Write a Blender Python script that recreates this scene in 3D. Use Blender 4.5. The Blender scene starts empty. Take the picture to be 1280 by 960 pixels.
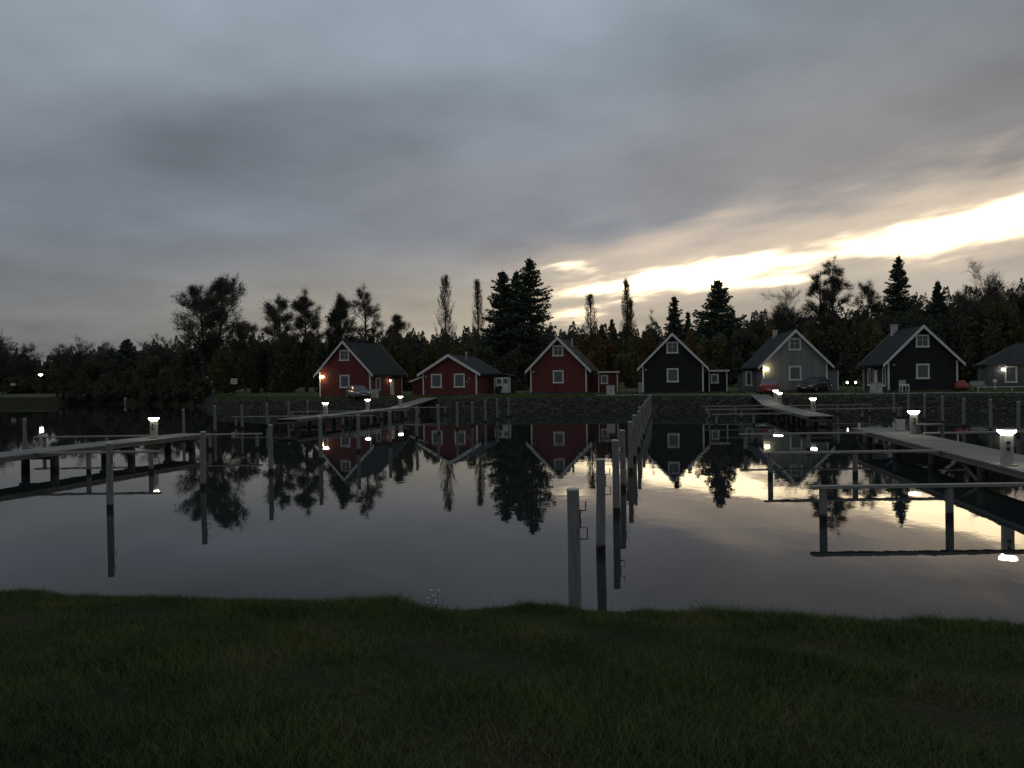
import bpy, math, random
import numpy as np
from mathutils import Vector, Matrix

S = bpy.context.scene
COL = S.collection
R = math.radians
W0, H0, F0 = 1280.0, 960.0, 1035.0          # photograph frame and focal length in its pixels
CAM_Z, PITCH, ROLL = 3.3, R(0.29), R(0.8)

# ------------------------------------------------------------------ camera
fwd = Vector((0, math.cos(PITCH), -math.sin(PITCH)))
up0 = Vector((0, math.sin(PITCH), math.cos(PITCH)))
rt0 = Vector((1, 0, 0))
c_u = math.cos(ROLL) * up0 + math.sin(ROLL) * rt0
c_r = math.cos(ROLL) * rt0 - math.sin(ROLL) * up0
cam = bpy.data.cameras.new('camera')
cam_o = bpy.data.objects.new('camera', cam)
COL.objects.link(cam_o)
M3 = Matrix((c_r, c_u, -fwd)).transposed().to_4x4()
cam_o.matrix_world = Matrix.Translation((0, 0, CAM_Z)) @ M3
cam.sensor_width = 36
cam.lens = F0 / W0 * 36
cam.clip_end = 9000
cam.clip_start = 0.05
S.camera = cam_o


def ray(px, py):
    return fwd + c_r * ((px - W0 / 2) / F0) + c_u * ((H0 / 2 - py) / F0)


def onz(px, py, z):
    "ground point at height z seen at the pixel"
    d = ray(px, py)
    t = (z - CAM_Z) / d.z
    return Vector((d.x * t, d.y * t, z))


def ondepth(px, py, D):
    d = ray(px, py)
    t = D / d.y
    return Vector((d.x * t, D, CAM_Z + d.z * t))


# ------------------------------------------------------------------ materials
def nodes(name):
    m = bpy.data.materials.new(name)
    m.use_nodes = True
    nt = m.node_tree
    nt.nodes.clear()
    out = nt.nodes.new('ShaderNodeOutputMaterial')
    b = nt.nodes.new('ShaderNodeBsdfPrincipled')
    nt.links.new(b.outputs[0], out.inputs[0])
    return m, nt, b


def ramp(nt, fac, stops):
    r = nt.nodes.new('ShaderNodeValToRGB')
    el = r.color_ramp.elements
    while len(el) < len(stops):
        el.new(0.5)
    for e, (p, c) in zip(el, stops):
        e.position = p
        e.color = (*c, 1)
    nt.links.new(fac, r.inputs[0])
    return r.outputs[0]


def noise(nt, vec, scale, detail=4, rough=.55):
    n = nt.nodes.new('ShaderNodeTexNoise')
    n.inputs['Scale'].default_value = scale
    n.inputs['Detail'].default_value = detail
    n.inputs['Roughness'].default_value = rough
    if vec is not None:
        nt.links.new(vec, n.inputs['Vector'])
    return n.outputs['Fac']


def mth(nt, op, a, b=None, c=None, clamp=False):
    n = nt.nodes.new('ShaderNodeMath')
    n.operation = op
    n.use_clamp = clamp
    for i, v in enumerate((a, b, c)):
        if v is None:
            continue
        if isinstance(v, (int, float)):
            n.inputs[i].default_value = v
        else:
            nt.links.new(v, n.inputs[i])
    return n.outputs[0]


def sstep(nt, v, lo, hi, a=0.0, b=1.0):
    n = nt.nodes.new('ShaderNodeMapRange')
    n.interpolation_type = 'SMOOTHSTEP'
    nt.links.new(v, n.inputs[0])
    for i, x in enumerate((lo, hi, a, b)):
        n.inputs[i + 1].default_value = x
    return n.outputs[0]


def mixc(nt, fac, a, b, blend='MIX'):
    n = nt.nodes.new('ShaderNodeMix')
    n.data_type = 'RGBA'
    n.blend_type = blend
    if isinstance(fac, (int, float)):
        n.inputs[0].default_value = fac
    else:
        nt.links.new(fac, n.inputs[0])
    for i, v in ((6, a), (7, b)):
        if isinstance(v, tuple):
            n.inputs[i].default_value = (*v, 1)
        else:
            nt.links.new(v, n.inputs[i])
    return n.outputs[2]


def mapped(nt, kind='Object', scale=(1, 1, 1)):
    t = nt.nodes.new('ShaderNodeTexCoord')
    mp = nt.nodes.new('ShaderNodeMapping')
    mp.inputs['Scale'].default_value = scale
    nt.links.new(t.outputs[kind], mp.inputs[0])
    return mp.outputs[0]


def bump(nt, b, h, strength, dist):
    n = nt.nodes.new('ShaderNodeBump')
    n.inputs['Strength'].default_value = strength
    n.inputs['Distance'].default_value = dist
    nt.links.new(h, n.inputs['Height'])
    nt.links.new(n.outputs[0], b.inputs['Normal'])


def varied(name, c0, c1, scale=2.0, rough=.7, bumpd=0, vscale=(1, 1, 1), metallic=0):
    m, nt, b = nodes(name)
    v = mapped(nt, 'Object', vscale)
    f = noise(nt, v, scale)
    nt.links.new(ramp(nt, f, [(.3, c0), (.7, c1)]), b.inputs['Base Color'])
    b.inputs['Roughness'].default_value = rough
    b.inputs['Metallic'].default_value = metallic
    if bumpd:
        bump(nt, b, f, .6, bumpd)
    return m


def cladding(name, c0, c1, board=.14):
    "vertical weatherboards"
    m, nt, b = nodes(name)
    t = nt.nodes.new('ShaderNodeTexCoord')
    sx = nt.nodes.new('ShaderNodeSeparateXYZ')
    nt.links.new(t.outputs['Object'], sx.inputs[0])
    s = mth(nt, 'ADD', sx.outputs[0], sx.outputs[1])
    u = mth(nt, 'DIVIDE', s, board)
    fr = mth(nt, 'FRACT', u)
    idn = mth(nt, 'FLOOR', u)
    wn = nt.nodes.new('ShaderNodeTexWhiteNoise')
    wn.noise_dimensions = '1D'
    nt.links.new(idn, wn.inputs['W'])
    groove = sstep(nt, mth(nt, 'ABSOLUTE', mth(nt, 'SUBTRACT', fr, .5)), .40, .48)
    n = noise(nt, mapped(nt, 'Object', (1, 1, .3)), 3)
    f = mth(nt, 'ADD', mth(nt, 'MULTIPLY', wn.outputs[0], .5), mth(nt, 'MULTIPLY', n, .5))
    c = ramp(nt, f, [(.25, c0), (.75, c1)])
    nt.links.new(c, b.inputs['Base Color'])
    b.inputs['Roughness'].default_value = .75
    bump(nt, b, mth(nt, 'MULTIPLY', groove, -1), .8, .02)
    return m


def leafmat(name, c0, c1, c2=None):
    m, nt, b = nodes(name)
    g = nt.nodes.new('ShaderNodeNewGeometry')
    o = nt.nodes.new('ShaderNodeObjectInfo')
    n = noise(nt, g.outputs['Position'], .35, 3)
    f = mth(nt, 'ADD', mth(nt, 'MULTIPLY', g.outputs['Random Per Island'], .5), mth(nt, 'MULTIPLY', n, .5))
    st = [(.25, c0), (.6, c1)] + ([(.85, c2)] if c2 else [])
    nt.links.new(ramp(nt, f, st), b.inputs['Base Color'])
    b.inputs['Roughness'].default_value = .8
    b.inputs['Specular IOR Level'].default_value = .15
    return m


def wetwood(name, c0, c1, wet=(.012, .012, .012), line=.16, vs=(6, 6, .8)):
    "weathered pile, dark with algae just above the water"
    m, nt, b = nodes(name)
    g = nt.nodes.new('ShaderNodeNewGeometry')
    sx = nt.nodes.new('ShaderNodeSeparateXYZ')
    nt.links.new(g.outputs['Position'], sx.inputs[0])
    n = noise(nt, mapped(nt, 'Object', vs), 3, 5, .65)
    n2 = noise(nt, g.outputs['Position'], 9, 3)
    c = ramp(nt, n, [(.28, c0), (.72, c1)])
    z = mth(nt, 'ADD', sx.outputs[2], mth(nt, 'MULTIPLY', n2, -.12))
    w = sstep(nt, z, line - .10, line - .02)
    nt.links.new(mixc(nt, w, wet, c), b.inputs['Base Color'])
    b.inputs['Roughness'].default_value = .75
    bump(nt, b, n, .5, .012)
    return m


def emit(name, col, strength):
    m = bpy.data.materials.new(name)
    m.use_nodes = True
    nt = m.node_tree
    nt.nodes.clear()
    out = nt.nodes.new('ShaderNodeOutputMaterial')
    e = nt.nodes.new('ShaderNodeEmission')
    e.inputs[0].default_value = (*col, 1)
    e.inputs[1].default_value = strength
    nt.links.new(e.outputs[0], out.inputs[0])
    return m


def planks(name, c0, c1, pitch=.14):
    "deck boards across the local x axis"
    m, nt, b = nodes(name)
    t = nt.nodes.new('ShaderNodeTexCoord')
    sx = nt.nodes.new('ShaderNodeSeparateXYZ')
    nt.links.new(t.outputs['Object'], sx.inputs[0])
    u = mth(nt, 'DIVIDE', sx.outputs[1], pitch)
    fr = mth(nt, 'FRACT', u)
    wn = nt.nodes.new('ShaderNodeTexWhiteNoise')
    wn.noise_dimensions = '1D'
    nt.links.new(mth(nt, 'FLOOR', u), wn.inputs['W'])
    n = noise(nt, mapped(nt, 'Object', (.6, 6, 1)), 2.5, 5)
    f = mth(nt, 'ADD', mth(nt, 'MULTIPLY', wn.outputs[0], .55), mth(nt, 'MULTIPLY', n, .45))
    gap = sstep(nt, mth(nt, 'ABSOLUTE', mth(nt, 'SUBTRACT', fr, .5)), .43, .48)
    c = mixc(nt, gap, ramp(nt, f, [(.25, c0), (.75, c1)]), (.02, .02, .018))
    nt.links.new(c, b.inputs['Base Color'])
    b.inputs['Roughness'].default_value = .8
    bump(nt, b, mth(nt, 'MULTIPLY', gap, -1), .7, .015)
    return m


def rooftiles(name, c0, c1):
    m, nt, b = nodes(name)
    t = nt.nodes.new('ShaderNodeTexCoord')
    sx = nt.nodes.new('ShaderNodeSeparateXYZ')
    nt.links.new(t.outputs['Object'], sx.inputs[0])
    fy = mth(nt, 'FRACT', mth(nt, 'DIVIDE', sx.outputs[1], .28))
    fz = mth(nt, 'FRACT', mth(nt, 'DIVIDE', sx.outputs[2], .24))
    h = mth(nt, 'ADD', mth(nt, 'SINE', mth(nt, 'MULTIPLY', fy, 6.283)), mth(nt, 'MULTIPLY', fz, 2.0))
    n = noise(nt, t.outputs['Object'], 1.3, 5)
    nt.links.new(ramp(nt, n, [(.3, c0), (.7, c1)]), b.inputs['Base Color'])
    b.inputs['Roughness'].default_value = .8
    b.inputs['Specular IOR Level'].default_value = .2
    bump(nt, b, h, .5, .03)
    return m


MAT = {}
MAT['red_boards'] = cladding('red_boards', (.13, .030, .030), (.185, .040, .039))
MAT['black_boards'] = cladding('black_boards', (.009, .010, .011), (.018, .019, .021))
MAT['grey_boards'] = cladding('grey_boards', (.19, .205, .21), (.27, .285, .29))
MAT['weathered_boards'] = cladding('weathered_boards', (.10, .108, .112), (.15, .158, .16))
MAT['white_paint'] = varied('white_paint', (.70, .71, .70), (.85, .85, .84), 3, .55)
MAT['roof_dark'] = rooftiles('roof_dark', (.013, .017, .019), (.026, .031, .034))
MAT['roof_grey'] = rooftiles('roof_grey', (.032, .036, .038), (.055, .06, .063))
MAT['chimney'] = varied('chimney', (.45, .44, .42), (.62, .61, .58), 4, .8)
MAT['metal_flue'] = varied('metal_flue', (.35, .36, .36), (.5, .5, .5), 4, .4, metallic=.6)
MAT['deck'] = planks('deck', (.15, .148, .136), (.25, .245, .226))
MAT['beam'] = varied('beam', (.10, .095, .085), (.17, .16, .145), 2, .8, .01, (6, .5, 6))
MAT['boom'] = varied('boom', (.22, .215, .20), (.34, .33, .31), 2, .75, .008, (.5, 6, 6))
MAT['pile'] = wetwood('pile', (.035, .033, .030), (.085, .08, .072), line=.2)
MAT['post'] = wetwood('post', (.13, .132, .13), (.27, .275, .272))
MAT['post_cap'] = varied('post_cap', (.5, .5, .49), (.65, .65, .64), 6, .6)
MAT['iron'] = varied('iron', (.015, .014, .013), (.05, .04, .034), 12, .6, metallic=.5)
MAT['pedestal'] = varied('pedestal', (.30, .30, .285), (.42, .42, .40), 3, .5)
MAT['pedestal_lid'] = varied('pedestal_lid', (.25, .25, .24), (.35, .35, .34), 3, .5)
MAT['black_plastic'] = varied('black_plastic', (.012, .012, .012), (.025, .025, .025), 5, .4)
MAT['lamp_white'] = emit('lamp_white', (1.0, .95, .74), 22)
MAT['lamp_warm'] = emit('lamp_warm', (1.0, .72, .34), 24)
MAT['lamp_yellow'] = emit('lamp_yellow', (1.0, .84, .45), 22)
MAT['lamp_off'] = varied('lamp_off', (.4, .4, .38), (.5, .5, .48), 4, .3)
MAT['cabinet'] = varied('cabinet', (.46, .47, .45), (.6, .6, .58), 2.5, .5)
MAT['rock'] = varied('rock', (.025, .025, .024), (.088, .087, .082), 1.4, .9, .03)
MAT['path'] = varied('path', (.16, .155, .145), (.24, .235, .22), 2, .95, .01)
MAT['bark'] = varied('bark', (.035, .032, .027), (.09, .08, .068), 3, .95, .03, (4, 4, .7))
MAT['twig'] = varied('twig', (.06, .054, .045), (.12, .105, .088), 1, .95)
MAT['leaf_green'] = leafmat('leaf_green', (.055, .062, .046), (.098, .112, .074))
MAT['leaf_spruce'] = leafmat('leaf_spruce', (.045, .062, .045), (.085, .112, .078))
MAT['leaf_olive'] = leafmat('leaf_olive', (.075, .074, .042), (.155, .145, .070), (.20, .165, .075))
MAT['leaf_rust'] = leafmat('leaf_rust', (.085, .062, .036), (.20, .125, .055), (.28, .15, .055))
MAT['leaf_far'] = leafmat('leaf_far', (.060, .062, .050), (.105, .105, .080))
MAT['signwhite'] = varied('signwhite', (.6, .6, .6), (.75, .75, .75), 3, .5)


def glassmat():
    m, nt, b = nodes('window_glass')
    b.inputs['Base Color'].default_value = (.085, .105, .105, 1)  # bluish grey stands in for reflected sky and net curtains behind the pane
    b.inputs['Roughness'].default_value = .05
    n = noise(nt, mapped(nt), 2.5, 2)
    bump(nt, b, n, .05, .02)
    return m


MAT['glass'] = glassmat()


def curtain():
    m, nt, b = nodes('net_curtain')
    v = mapped(nt, 'Object', (30, 30, 1))
    n = noise(nt, v, 1.2, 2)
    nt.links.new(ramp(nt, n, [(.3, (.05, .06, .06)), (.7, (.13, .145, .145))]), b.inputs['Base Color'])
    b.inputs['Roughness'].default_value = .25
    return m


MAT['curtain'] = curtain()


def paint(name, c, rough=.25):
    m, nt, b = nodes(name)
    n = noise(nt, mapped(nt), 1.5, 3)
    nt.links.new(ramp(nt, n, [(.3, tuple(x * .85 for x in c)), (.7, c)]), b.inputs['Base Color'])
    b.inputs['Roughness'].default_value = rough
    b.inputs['Coat Weight'].default_value = .5
    b.inputs['Coat Roughness'].default_value = .08
    return m


MAT['car_silver'] = paint('car_silver', (.14, .145, .165))
MAT['car_red'] = paint('car_red', (.30, .02, .03))
MAT['car_dark'] = paint('car_dark', (.03, .032, .034))
MAT['car_glass'] = glassmat()
MAT['tyre'] = varied('tyre', (.012, .012, .012), (.02, .02, .02), 8, .85)
MAT['rim'] = varied('rim', (.35, .35, .36), (.5, .5, .5), 5, .35, metallic=.8)
MAT['headlight'] = varied('headlight', (.6, .62, .64), (.75, .76, .78), 5, .15)
MAT['taillight'] = varied('taillight', (.22, .01, .01), (.30, .02, .02), 5, .2)
MAT['plate'] = varied('plate', (.6, .6, .58), (.7, .7, .68), 5, .5)
MAT['red_cover'] = varied('red_cover', (.30, .055, .045), (.42, .085, .065), 2, .6)
MAT['flower'] = varied('flower', (.8, .8, .78), (.9, .9, .88), 9, .6)


def watermat():
    m, nt, b = nodes('water')
    b.inputs['Base Color'].default_value = (.020, .024, .025, 1)
    b.inputs['Roughness'].default_value = .012
    b.inputs['IOR'].default_value = 1.19
    g = nt.nodes.new('ShaderNodeNewGeometry')
    mp = nt.nodes.new('ShaderNodeMapping')
    mp.inputs['Scale'].default_value = (1, .7, 1)
    nt.links.new(g.outputs['Position'], mp.inputs[0])
    a = noise(nt, mp.outputs[0], 1.6, 3, .5)
    c = noise(nt, mp.outputs[0], .22, 2, .5)
    big = noise(nt, g.outputs['Position'], .035, 2)
    amp = sstep(nt, big, .38, .68, .35, 1.0)
    h = mth(nt, 'MULTIPLY', mth(nt, 'ADD', a, mth(nt, 'MULTIPLY', c, 2.0)), amp)
    bump(nt, b, h, .55, .0050)
    return m


MAT['water'] = watermat()


def groundmat(name, c0, c1, c2, scale):
    m, nt, b = nodes(name)
    g = nt.nodes.new('ShaderNodeNewGeometry')
    n = noise(nt, g.outputs['Position'], scale, 5, .6)
    n2 = noise(nt, g.outputs['Position'], scale * 9, 4, .7)
    f = mth(nt, 'ADD', mth(nt, 'MULTIPLY', n, .65), mth(nt, 'MULTIPLY', n2, .35))
    nt.links.new(ramp(nt, f, [(.32, c0), (.5, c1), (.68, c2)]), b.inputs['Base Color'])
    b.inputs['Roughness'].default_value = .95
    b.inputs['Specular IOR Level'].default_value = .1
    bump(nt, b, n2, .8, .06)
    return m


MAT['far_grass'] = groundmat('far_grass', (.045, .052, .026), (.075, .085, .038), (.11, .112, .05), .25)
MAT['near_soil'] = groundmat('near_soil', (.016, .018, .010), (.026, .029, .014), (.040, .040, .020), .8)


def grassblade():
    m, nt, b = nodes('grass_blades')
    g = nt.nodes.new('ShaderNodeNewGeometry')
    n = noise(nt, g.outputs['Position'], .9, 4, .6)
    f = mth(nt, 'ADD', mth(nt, 'MULTIPLY', g.outputs['Random Per Island'], .22), mth(nt, 'MULTIPLY', n, .78))
    nt.links.new(ramp(nt, f, [(.32, (.034, .060, .026)), (.46, (.066, .104, .034)), (.58, (.108, .132, .044)),
                              (.72, (.175, .168, .078))]), b.inputs['Base Color'])
    b.inputs['Roughness'].default_value = .85
    b.inputs['Specular IOR Level'].default_value = .1
    return m


MAT['blade'] = grassblade()


# ------------------------------------------------------------------ mesh helpers
class MB:
    def __init__(s):
        s.v, s.f = [], []

    def add(s, vs, fs):
        o = len(s.v)
        s.v += [tuple(v) for v in vs]
        s.f += [tuple(i + o for i in f) for f in fs]
        return s

    def box(s, c, d, rz=0.0):
        x, y, z = (q / 2 for q in d)
        cs, sn = math.cos(rz), math.sin(rz)
        vs = []
        for dx, dy, dz in ((-x, -y, -z), (x, -y, -z), (x, y, -z), (-x, y, -z), (-x, -y, z), (x, -y, z), (x, y, z), (-x, y, z)):
            vs.append((c[0] + dx * cs - dy * sn, c[1] + dx * sn + dy * cs, c[2] + dz))
        return s.add(vs, [(3, 2, 1, 0), (4, 5, 6, 7), (0, 1, 5, 4), (1, 2, 6, 5), (2, 3, 7, 6), (3, 0, 4, 7)])

    def bbox(s, x0, x1, y0, y1, z0, z1):
        return s.box(((x0 + x1) / 2, (y0 + y1) / 2, (z0 + z1) / 2), (x1 - x0, y1 - y0, z1 - z0))

    def tube(s, pts, rads, n=6, cap=True):
        pts = [Vector(p) for p in pts]
        o = len(s.v)
        for i, p in enumerate(pts):
            a = pts[max(i - 1, 0)]
            b = pts[min(i + 1, len(pts) - 1)]
            t = (b - a)
            t = t.normalized() if t.length > 1e-9 else Vector((0, 0, 1))
            ref = Vector((1, 0, 0)) if abs(t.x) < .8 else Vector((0, 1, 0))
            u = t.cross(ref).normalized()
            w = t.cross(u)
            for k in range(n):
                an = 2 * math.pi * k / n
                q = p + (u * math.cos(an) + w * math.sin(an)) * rads[i]
                s.v.append((q.x, q.y, q.z))
        for i in range(len(pts) - 1):
            for k in range(n):
                k2 = (k + 1) % n
                s.f.append((o + i * n + k, o + i * n + k2, o + (i + 1) * n + k2, o + (i + 1) * n + k))
        if cap:
            s.f.append(tuple(o + k for k in range(n))[::-1])
            s.f.append(tuple(o + (len(pts) - 1) * n + k for k in range(n)))
        return s

    def lathe(s, prof, n=16, c=(0, 0, 0)):
        o = len(s.v)
        for r, z in prof:
            for k in range(n):
                a = 2 * math.pi * k / n
                s.v.append((c[0] + r * math.cos(a), c[1] + r * math.sin(a), c[2] + z))
        for i in range(len(prof) - 1):
            for k in range(n):
                k2 = (k + 1) % n
                s.f.append((o + i * n + k, o + i * n + k2, o + (i + 1) * n + k2, o + (i + 1) * n + k))
        s.f.append(tuple(o + k for k in range(n))[::-1])
        s.f.append(tuple(o + (len(prof) - 1) * n + k for k in range(n)))
        return s

    def prism(s, poly, y0, y1):
        "polygon in x,z pushed along y"
        n = len(poly)
        vs = [(x, y0, z) for x, z in poly] + [(x, y1, z) for x, z in poly]
        fs = [tuple(range(n)), tuple(range(2 * n - 1, n - 1, -1))]
        for i in range(n):
            j = (i + 1) % n
            fs.append((i, i + n, j + n, j))
        return s.add(vs, fs)

    def build(s, name, mat, parent=None, smooth=False, bevel=0):
        me = bpy.data.meshes.new(name)
        me.from_pydata(s.v, [], s.f)
        me.update()
        return link(name, me, mat, parent, smooth, bevel)


def link(name, me, mat, parent=None, smooth=False, bevel=0):
    me.materials.append(MAT[mat] if isinstance(mat, str) else mat)
    if smooth:
        me.polygons.foreach_set('use_smooth', [True] * len(me.polygons))
    o = bpy.data.objects.new(name, me)
    COL.objects.link(o)
    if parent is not None:
        o.parent = parent
    if bevel:
        md = o.modifiers.new('bevel', 'BEVEL')
        md.width = bevel
        md.segments = 2
        md.limit_method = 'ANGLE'
    return o


def npmesh(name, verts, nper, mat, parent=None):
    "verts: (N*nper,3) array, one polygon per nper verts"
    n = len(verts) // nper
    me = bpy.data.meshes.new(name)
    me.vertices.add(len(verts))
    me.vertices.foreach_set('co', np.asarray(verts, np.float32).ravel())
    me.loops.add(n * nper)
    me.loops.foreach_set('vertex_index', np.arange(n * nper, dtype=np.int32))
    me.polygons.add(n)
    me.polygons.foreach_set('loop_start', np.arange(0, n * nper, nper, dtype=np.int32))
    me.polygons.foreach_set('loop_total', np.full(n, nper, np.int32))
    me.update(calc_edges=True)
    return link(name, me, mat, parent)


def empty(name, loc, rz=0.0):
    o = bpy.data.objects.new(name, None)
    o.location = loc
    o.rotation_euler = (0, 0, rz)
    o.empty_display_size = .3
    COL.objects.link(o)
    return o


def tag(o, label=None, cat=None, group=None, kind=None):
    if label: o['label'] = label
    if cat: o['category'] = cat
    if group: o['group'] = group
    if kind: o['kind'] = kind
    return o


def copy_tree(o, parent=None):
    c = o.copy()
    COL.objects.link(c)
    if parent is not None:
        c.parent = parent
    for ch in list(o.children):
        copy_tree(ch, c)
    return c


ORD = ['nearest', 'second', 'third', 'fourth', 'fifth', 'sixth', 'seventh', 'eighth', 'ninth', 'tenth', 'eleventh',
       'twelfth', 'thirteenth', 'fourteenth', 'fifteenth', 'sixteenth', 'seventeenth', 'eighteenth', 'nineteenth']
rnd = random.Random(7)
rng = np.random.default_rng(11)

# ------------------------------------------------------------------ world: dusk sky with a gap in the cloud
SUN_AZ, SUN_EL = R(47), R(4)
world = bpy.data.worlds.new('World')
S.world = world
world.use_nodes = True
nt = world.node_tree
nt.nodes.clear()
wout = nt.nodes.new('ShaderNodeOutputWorld')
bg = nt.nodes.new('ShaderNodeBackground')
nt.links.new(bg.outputs[0], wout.inputs[0])
tc = nt.nodes.new('ShaderNodeTexCoord')
sep = nt.nodes.new('ShaderNodeSeparateXYZ')
nt.links.new(tc.outputs['Generated'], sep.inputs[0])
X, Y, Z = sep.outputs
az = mth(nt, 'ARCTAN2', X, Y)
el = mth(nt, 'ARCSINE', Z)


def comb(x, y, z=0.0):
    n = nt.nodes.new('ShaderNodeCombineXYZ')
    for i, v in enumerate((x, y, z)):
        if isinstance(v, (int, float)):
            n.inputs[i].default_value = v
        else:
            nt.links.new(v, n.inputs[i])
    return n.outputs[0]


def wmix(vals, target):
    return vals


sky = nt.nodes.new('ShaderNodeTexSky')
sky.sky_type = 'NISHITA'
sky.sun_disc = False
sky.sun_elevation = SUN_EL
sky.sun_rotation = SUN_AZ
sky.dust_density = 2.0
# tilted cloud coordinates: bands climb to the right
tilt = mth(nt, 'SUBTRACT', el, mth(nt, 'MULTIPLY', az, .125))
n_big = noise(nt, comb(mth(nt, 'MULTIPLY', az, 2.0), mth(nt, 'MULTIPLY', tilt, 4.4), 3.1), 1.5, 5, .45)
n_mid = noise(nt, comb(mth(nt, 'MULTIPLY', az, 4.0), mth(nt, 'MULTIPLY', tilt, 13), 7.7), 1.0, 5, .55)
n_fine = noise(nt, comb(mth(nt, 'MULTIPLY', az, 7.0), mth(nt, 'MULTIPLY', tilt, 34), 1.9), 1.0, 4, .5)
# layer colours by height
def three(a, b, c, p0, p1, p2):
    m = mixc(nt, sstep(nt, az, p0, p1), a, b)
    return mixc(nt, sstep(nt, az, p1, p2), m, c)


low = three((.192, .196, .200), (.43, .382, .305), (.52, .46, .375), -.55, -.02, .55)
mid = three((.182, .206, .240), (.222, .236, .268), (.275, .265, .262), -.45, .02, .40)
high = three((.285, .333, .388), (.330, .392, .458), (.225, .252, .282), -.50, .0, .50)
c1 = mixc(nt, sstep(nt, el, .06, .19), low, mid)
c2 = mixc(nt, sstep(nt, el, .22, .41), c1, high)
# cloud lumps
zp = mth(nt, 'ADD', mth(nt, 'MAXIMUM', Z, 0), .16)
n_pl = noise(nt, comb(mth(nt, 'DIVIDE', X, zp), mth(nt, 'DIVIDE', Y, zp), 4.2), 1.25, 6, .52)
n_p2 = noise(nt, comb(mth(nt, 'DIVIDE', X, zp), mth(nt, 'DIVIDE', Y, zp), 9.4), 3.2, 5, .5)
lum = mth(nt, 'ADD', sstep(nt, n_big, .30, .70, .91, 1.12), mth(nt, 'MULTIPLY', mth(nt, 'SUBTRACT', n_mid, .5), .10))
lum = mth(nt, 'ADD', lum, mth(nt, 'ADD', mth(nt, 'MULTIPLY', mth(nt, 'SUBTRACT', n_pl, .48), .66), mth(nt, 'MULTIPLY', mth(nt, 'SUBTRACT', n_p2, .5), .32)))
# dark wide bank on the left
dx = mth(nt, 'DIVIDE', mth(nt, 'SUBTRACT', az, -.27), .26)
dy = mth(nt, 'DIVIDE', mth(nt, 'SUBTRACT', mth(nt, 'SUBTRACT', el, mth(nt, 'MULTIPLY', az, .22)), .325), .062)
dd = mth(nt, 'ADD', mth(nt, 'ADD', mth(nt, 'MULTIPLY', dx, dx), mth(nt, 'MULTIPLY', dy, dy)),
         mth(nt, 'MULTIPLY', mth(nt, 'SUBTRACT', n_mid, .5), 1.6))
lum = mth(nt, 'MULTIPLY', lum, sstep(nt, dd, 0, 1.7, .84, 1.0))
sc = nt.nodes.new('ShaderNodeVectorMath')
sc.operation = 'SCALE'
nt.links.new(c2, sc.inputs[0])
nt.links.new(lum, sc.inputs['Scale'])
cloud = sc.outputs[0]
# unseen sky behind the viewer: darker even grey, level set for wall brightness
over = sstep(nt, Y, .35, -.5)
cloud = mixc(nt, over, cloud, (.19, .203, .212))
# the gap
cen = mth(nt, 'ADD', mth(nt, 'MULTIPLY', az, .130), .0870)
cen = mth(nt, 'ADD', cen, mth(nt, 'MULTIPLY', mth(nt, 'SUBTRACT', n_mid, .5), .030))
s_ = mth(nt, 'SUBTRACT', el, cen)
wid = sstep(nt, az, .03, .30, .032, .0255)
e_ = mth(nt, 'SUBTRACT', 1.0, mth(nt, 'DIVIDE', mth(nt, 'ABSOLUTE', s_), wid))
e_ = mth(nt, 'ADD', e_, mth(nt, 'MULTIPLY', mth(nt, 'SUBTRACT', n_fine, .52), sstep(nt, az, .1, .5, 4.4, 3.0)))
gate = mth(nt, 'MULTIPLY', sstep(nt, mth(nt, 'ADD', az, mth(nt, 'MULTIPLY', n_fine, .12)), .07, .17), sstep(nt, az, 1.3, .75))
gap = mth(nt, 'POWER', mth(nt, 'MULTIPLY', sstep(nt, e_, -.15, .95), gate), 2.3)
# warm wash of lit cloud edge above and below the gap
wash_e = mth(nt, 'SUBTRACT', 1.0, mth(nt, 'DIVIDE', mth(nt, 'ABSOLUTE', mth(nt, 'SUBTRACT', s_, .012)), .085))
wash = mth(nt, 'MULTIPLY', sstep(nt, mth(nt, 'ADD', wash_e, mth(nt, 'MULTIPLY', mth(nt, 'SUBTRACT', n_fine, .5), 1.5)), 0, 1.1),
           mth(nt, 'MULTIPLY', sstep(nt, az, -.12, .22), sstep(nt, az, 1.4, .8)))
cloud2 = mixc(nt, mth(nt, 'MULTIPLY', wash, .9), cloud, (.80, .645, .49))
skyn = nt.nodes.new('ShaderNodeVectorMath')
skyn.operation = 'SCALE'
skyn.inputs['Scale'].default_value = .12
nt.links.new(sky.outputs[0], skyn.inputs[0])
clear = mixc(nt, .72, skyn.outputs[0], (4.6, 3.7, 2.35))
final = mixc(nt, gap, cloud2, clear)
# nothing bright below the horizon
final = mixc(nt, sstep(nt, el, -.02, -.10), final, (.03, .03, .03))
nt.links.new(final, bg.inputs[0])
bg.inputs[1].default_value = 1.0

sun = bpy.data.lights.new('sun', 'SUN')
sun.energy = .06
sun.angle = R(12)
sun.color = (1, .88, .7)
sun_o = bpy.data.objects.new('sun', sun)
COL.objects.link(sun_o)
sd = Vector((math.sin(SUN_AZ) * math.cos(SUN_EL), math.cos(SUN_AZ) * math.cos(SUN_EL), math.sin(SUN_EL)))
sun_o.rotation_euler = sd.to_track_quat('Z', 'Y').to_euler()

# ------------------------------------------------------------------ water and far ground
w = MB()
w.add([(-3500, -60, 0), (3500, -60, 0), (3500, 4500, 0), (-3500, 4500, 0)], [(0, 1, 2, 3)])
tag(w.build('water', 'water'), kind='structure')

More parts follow.
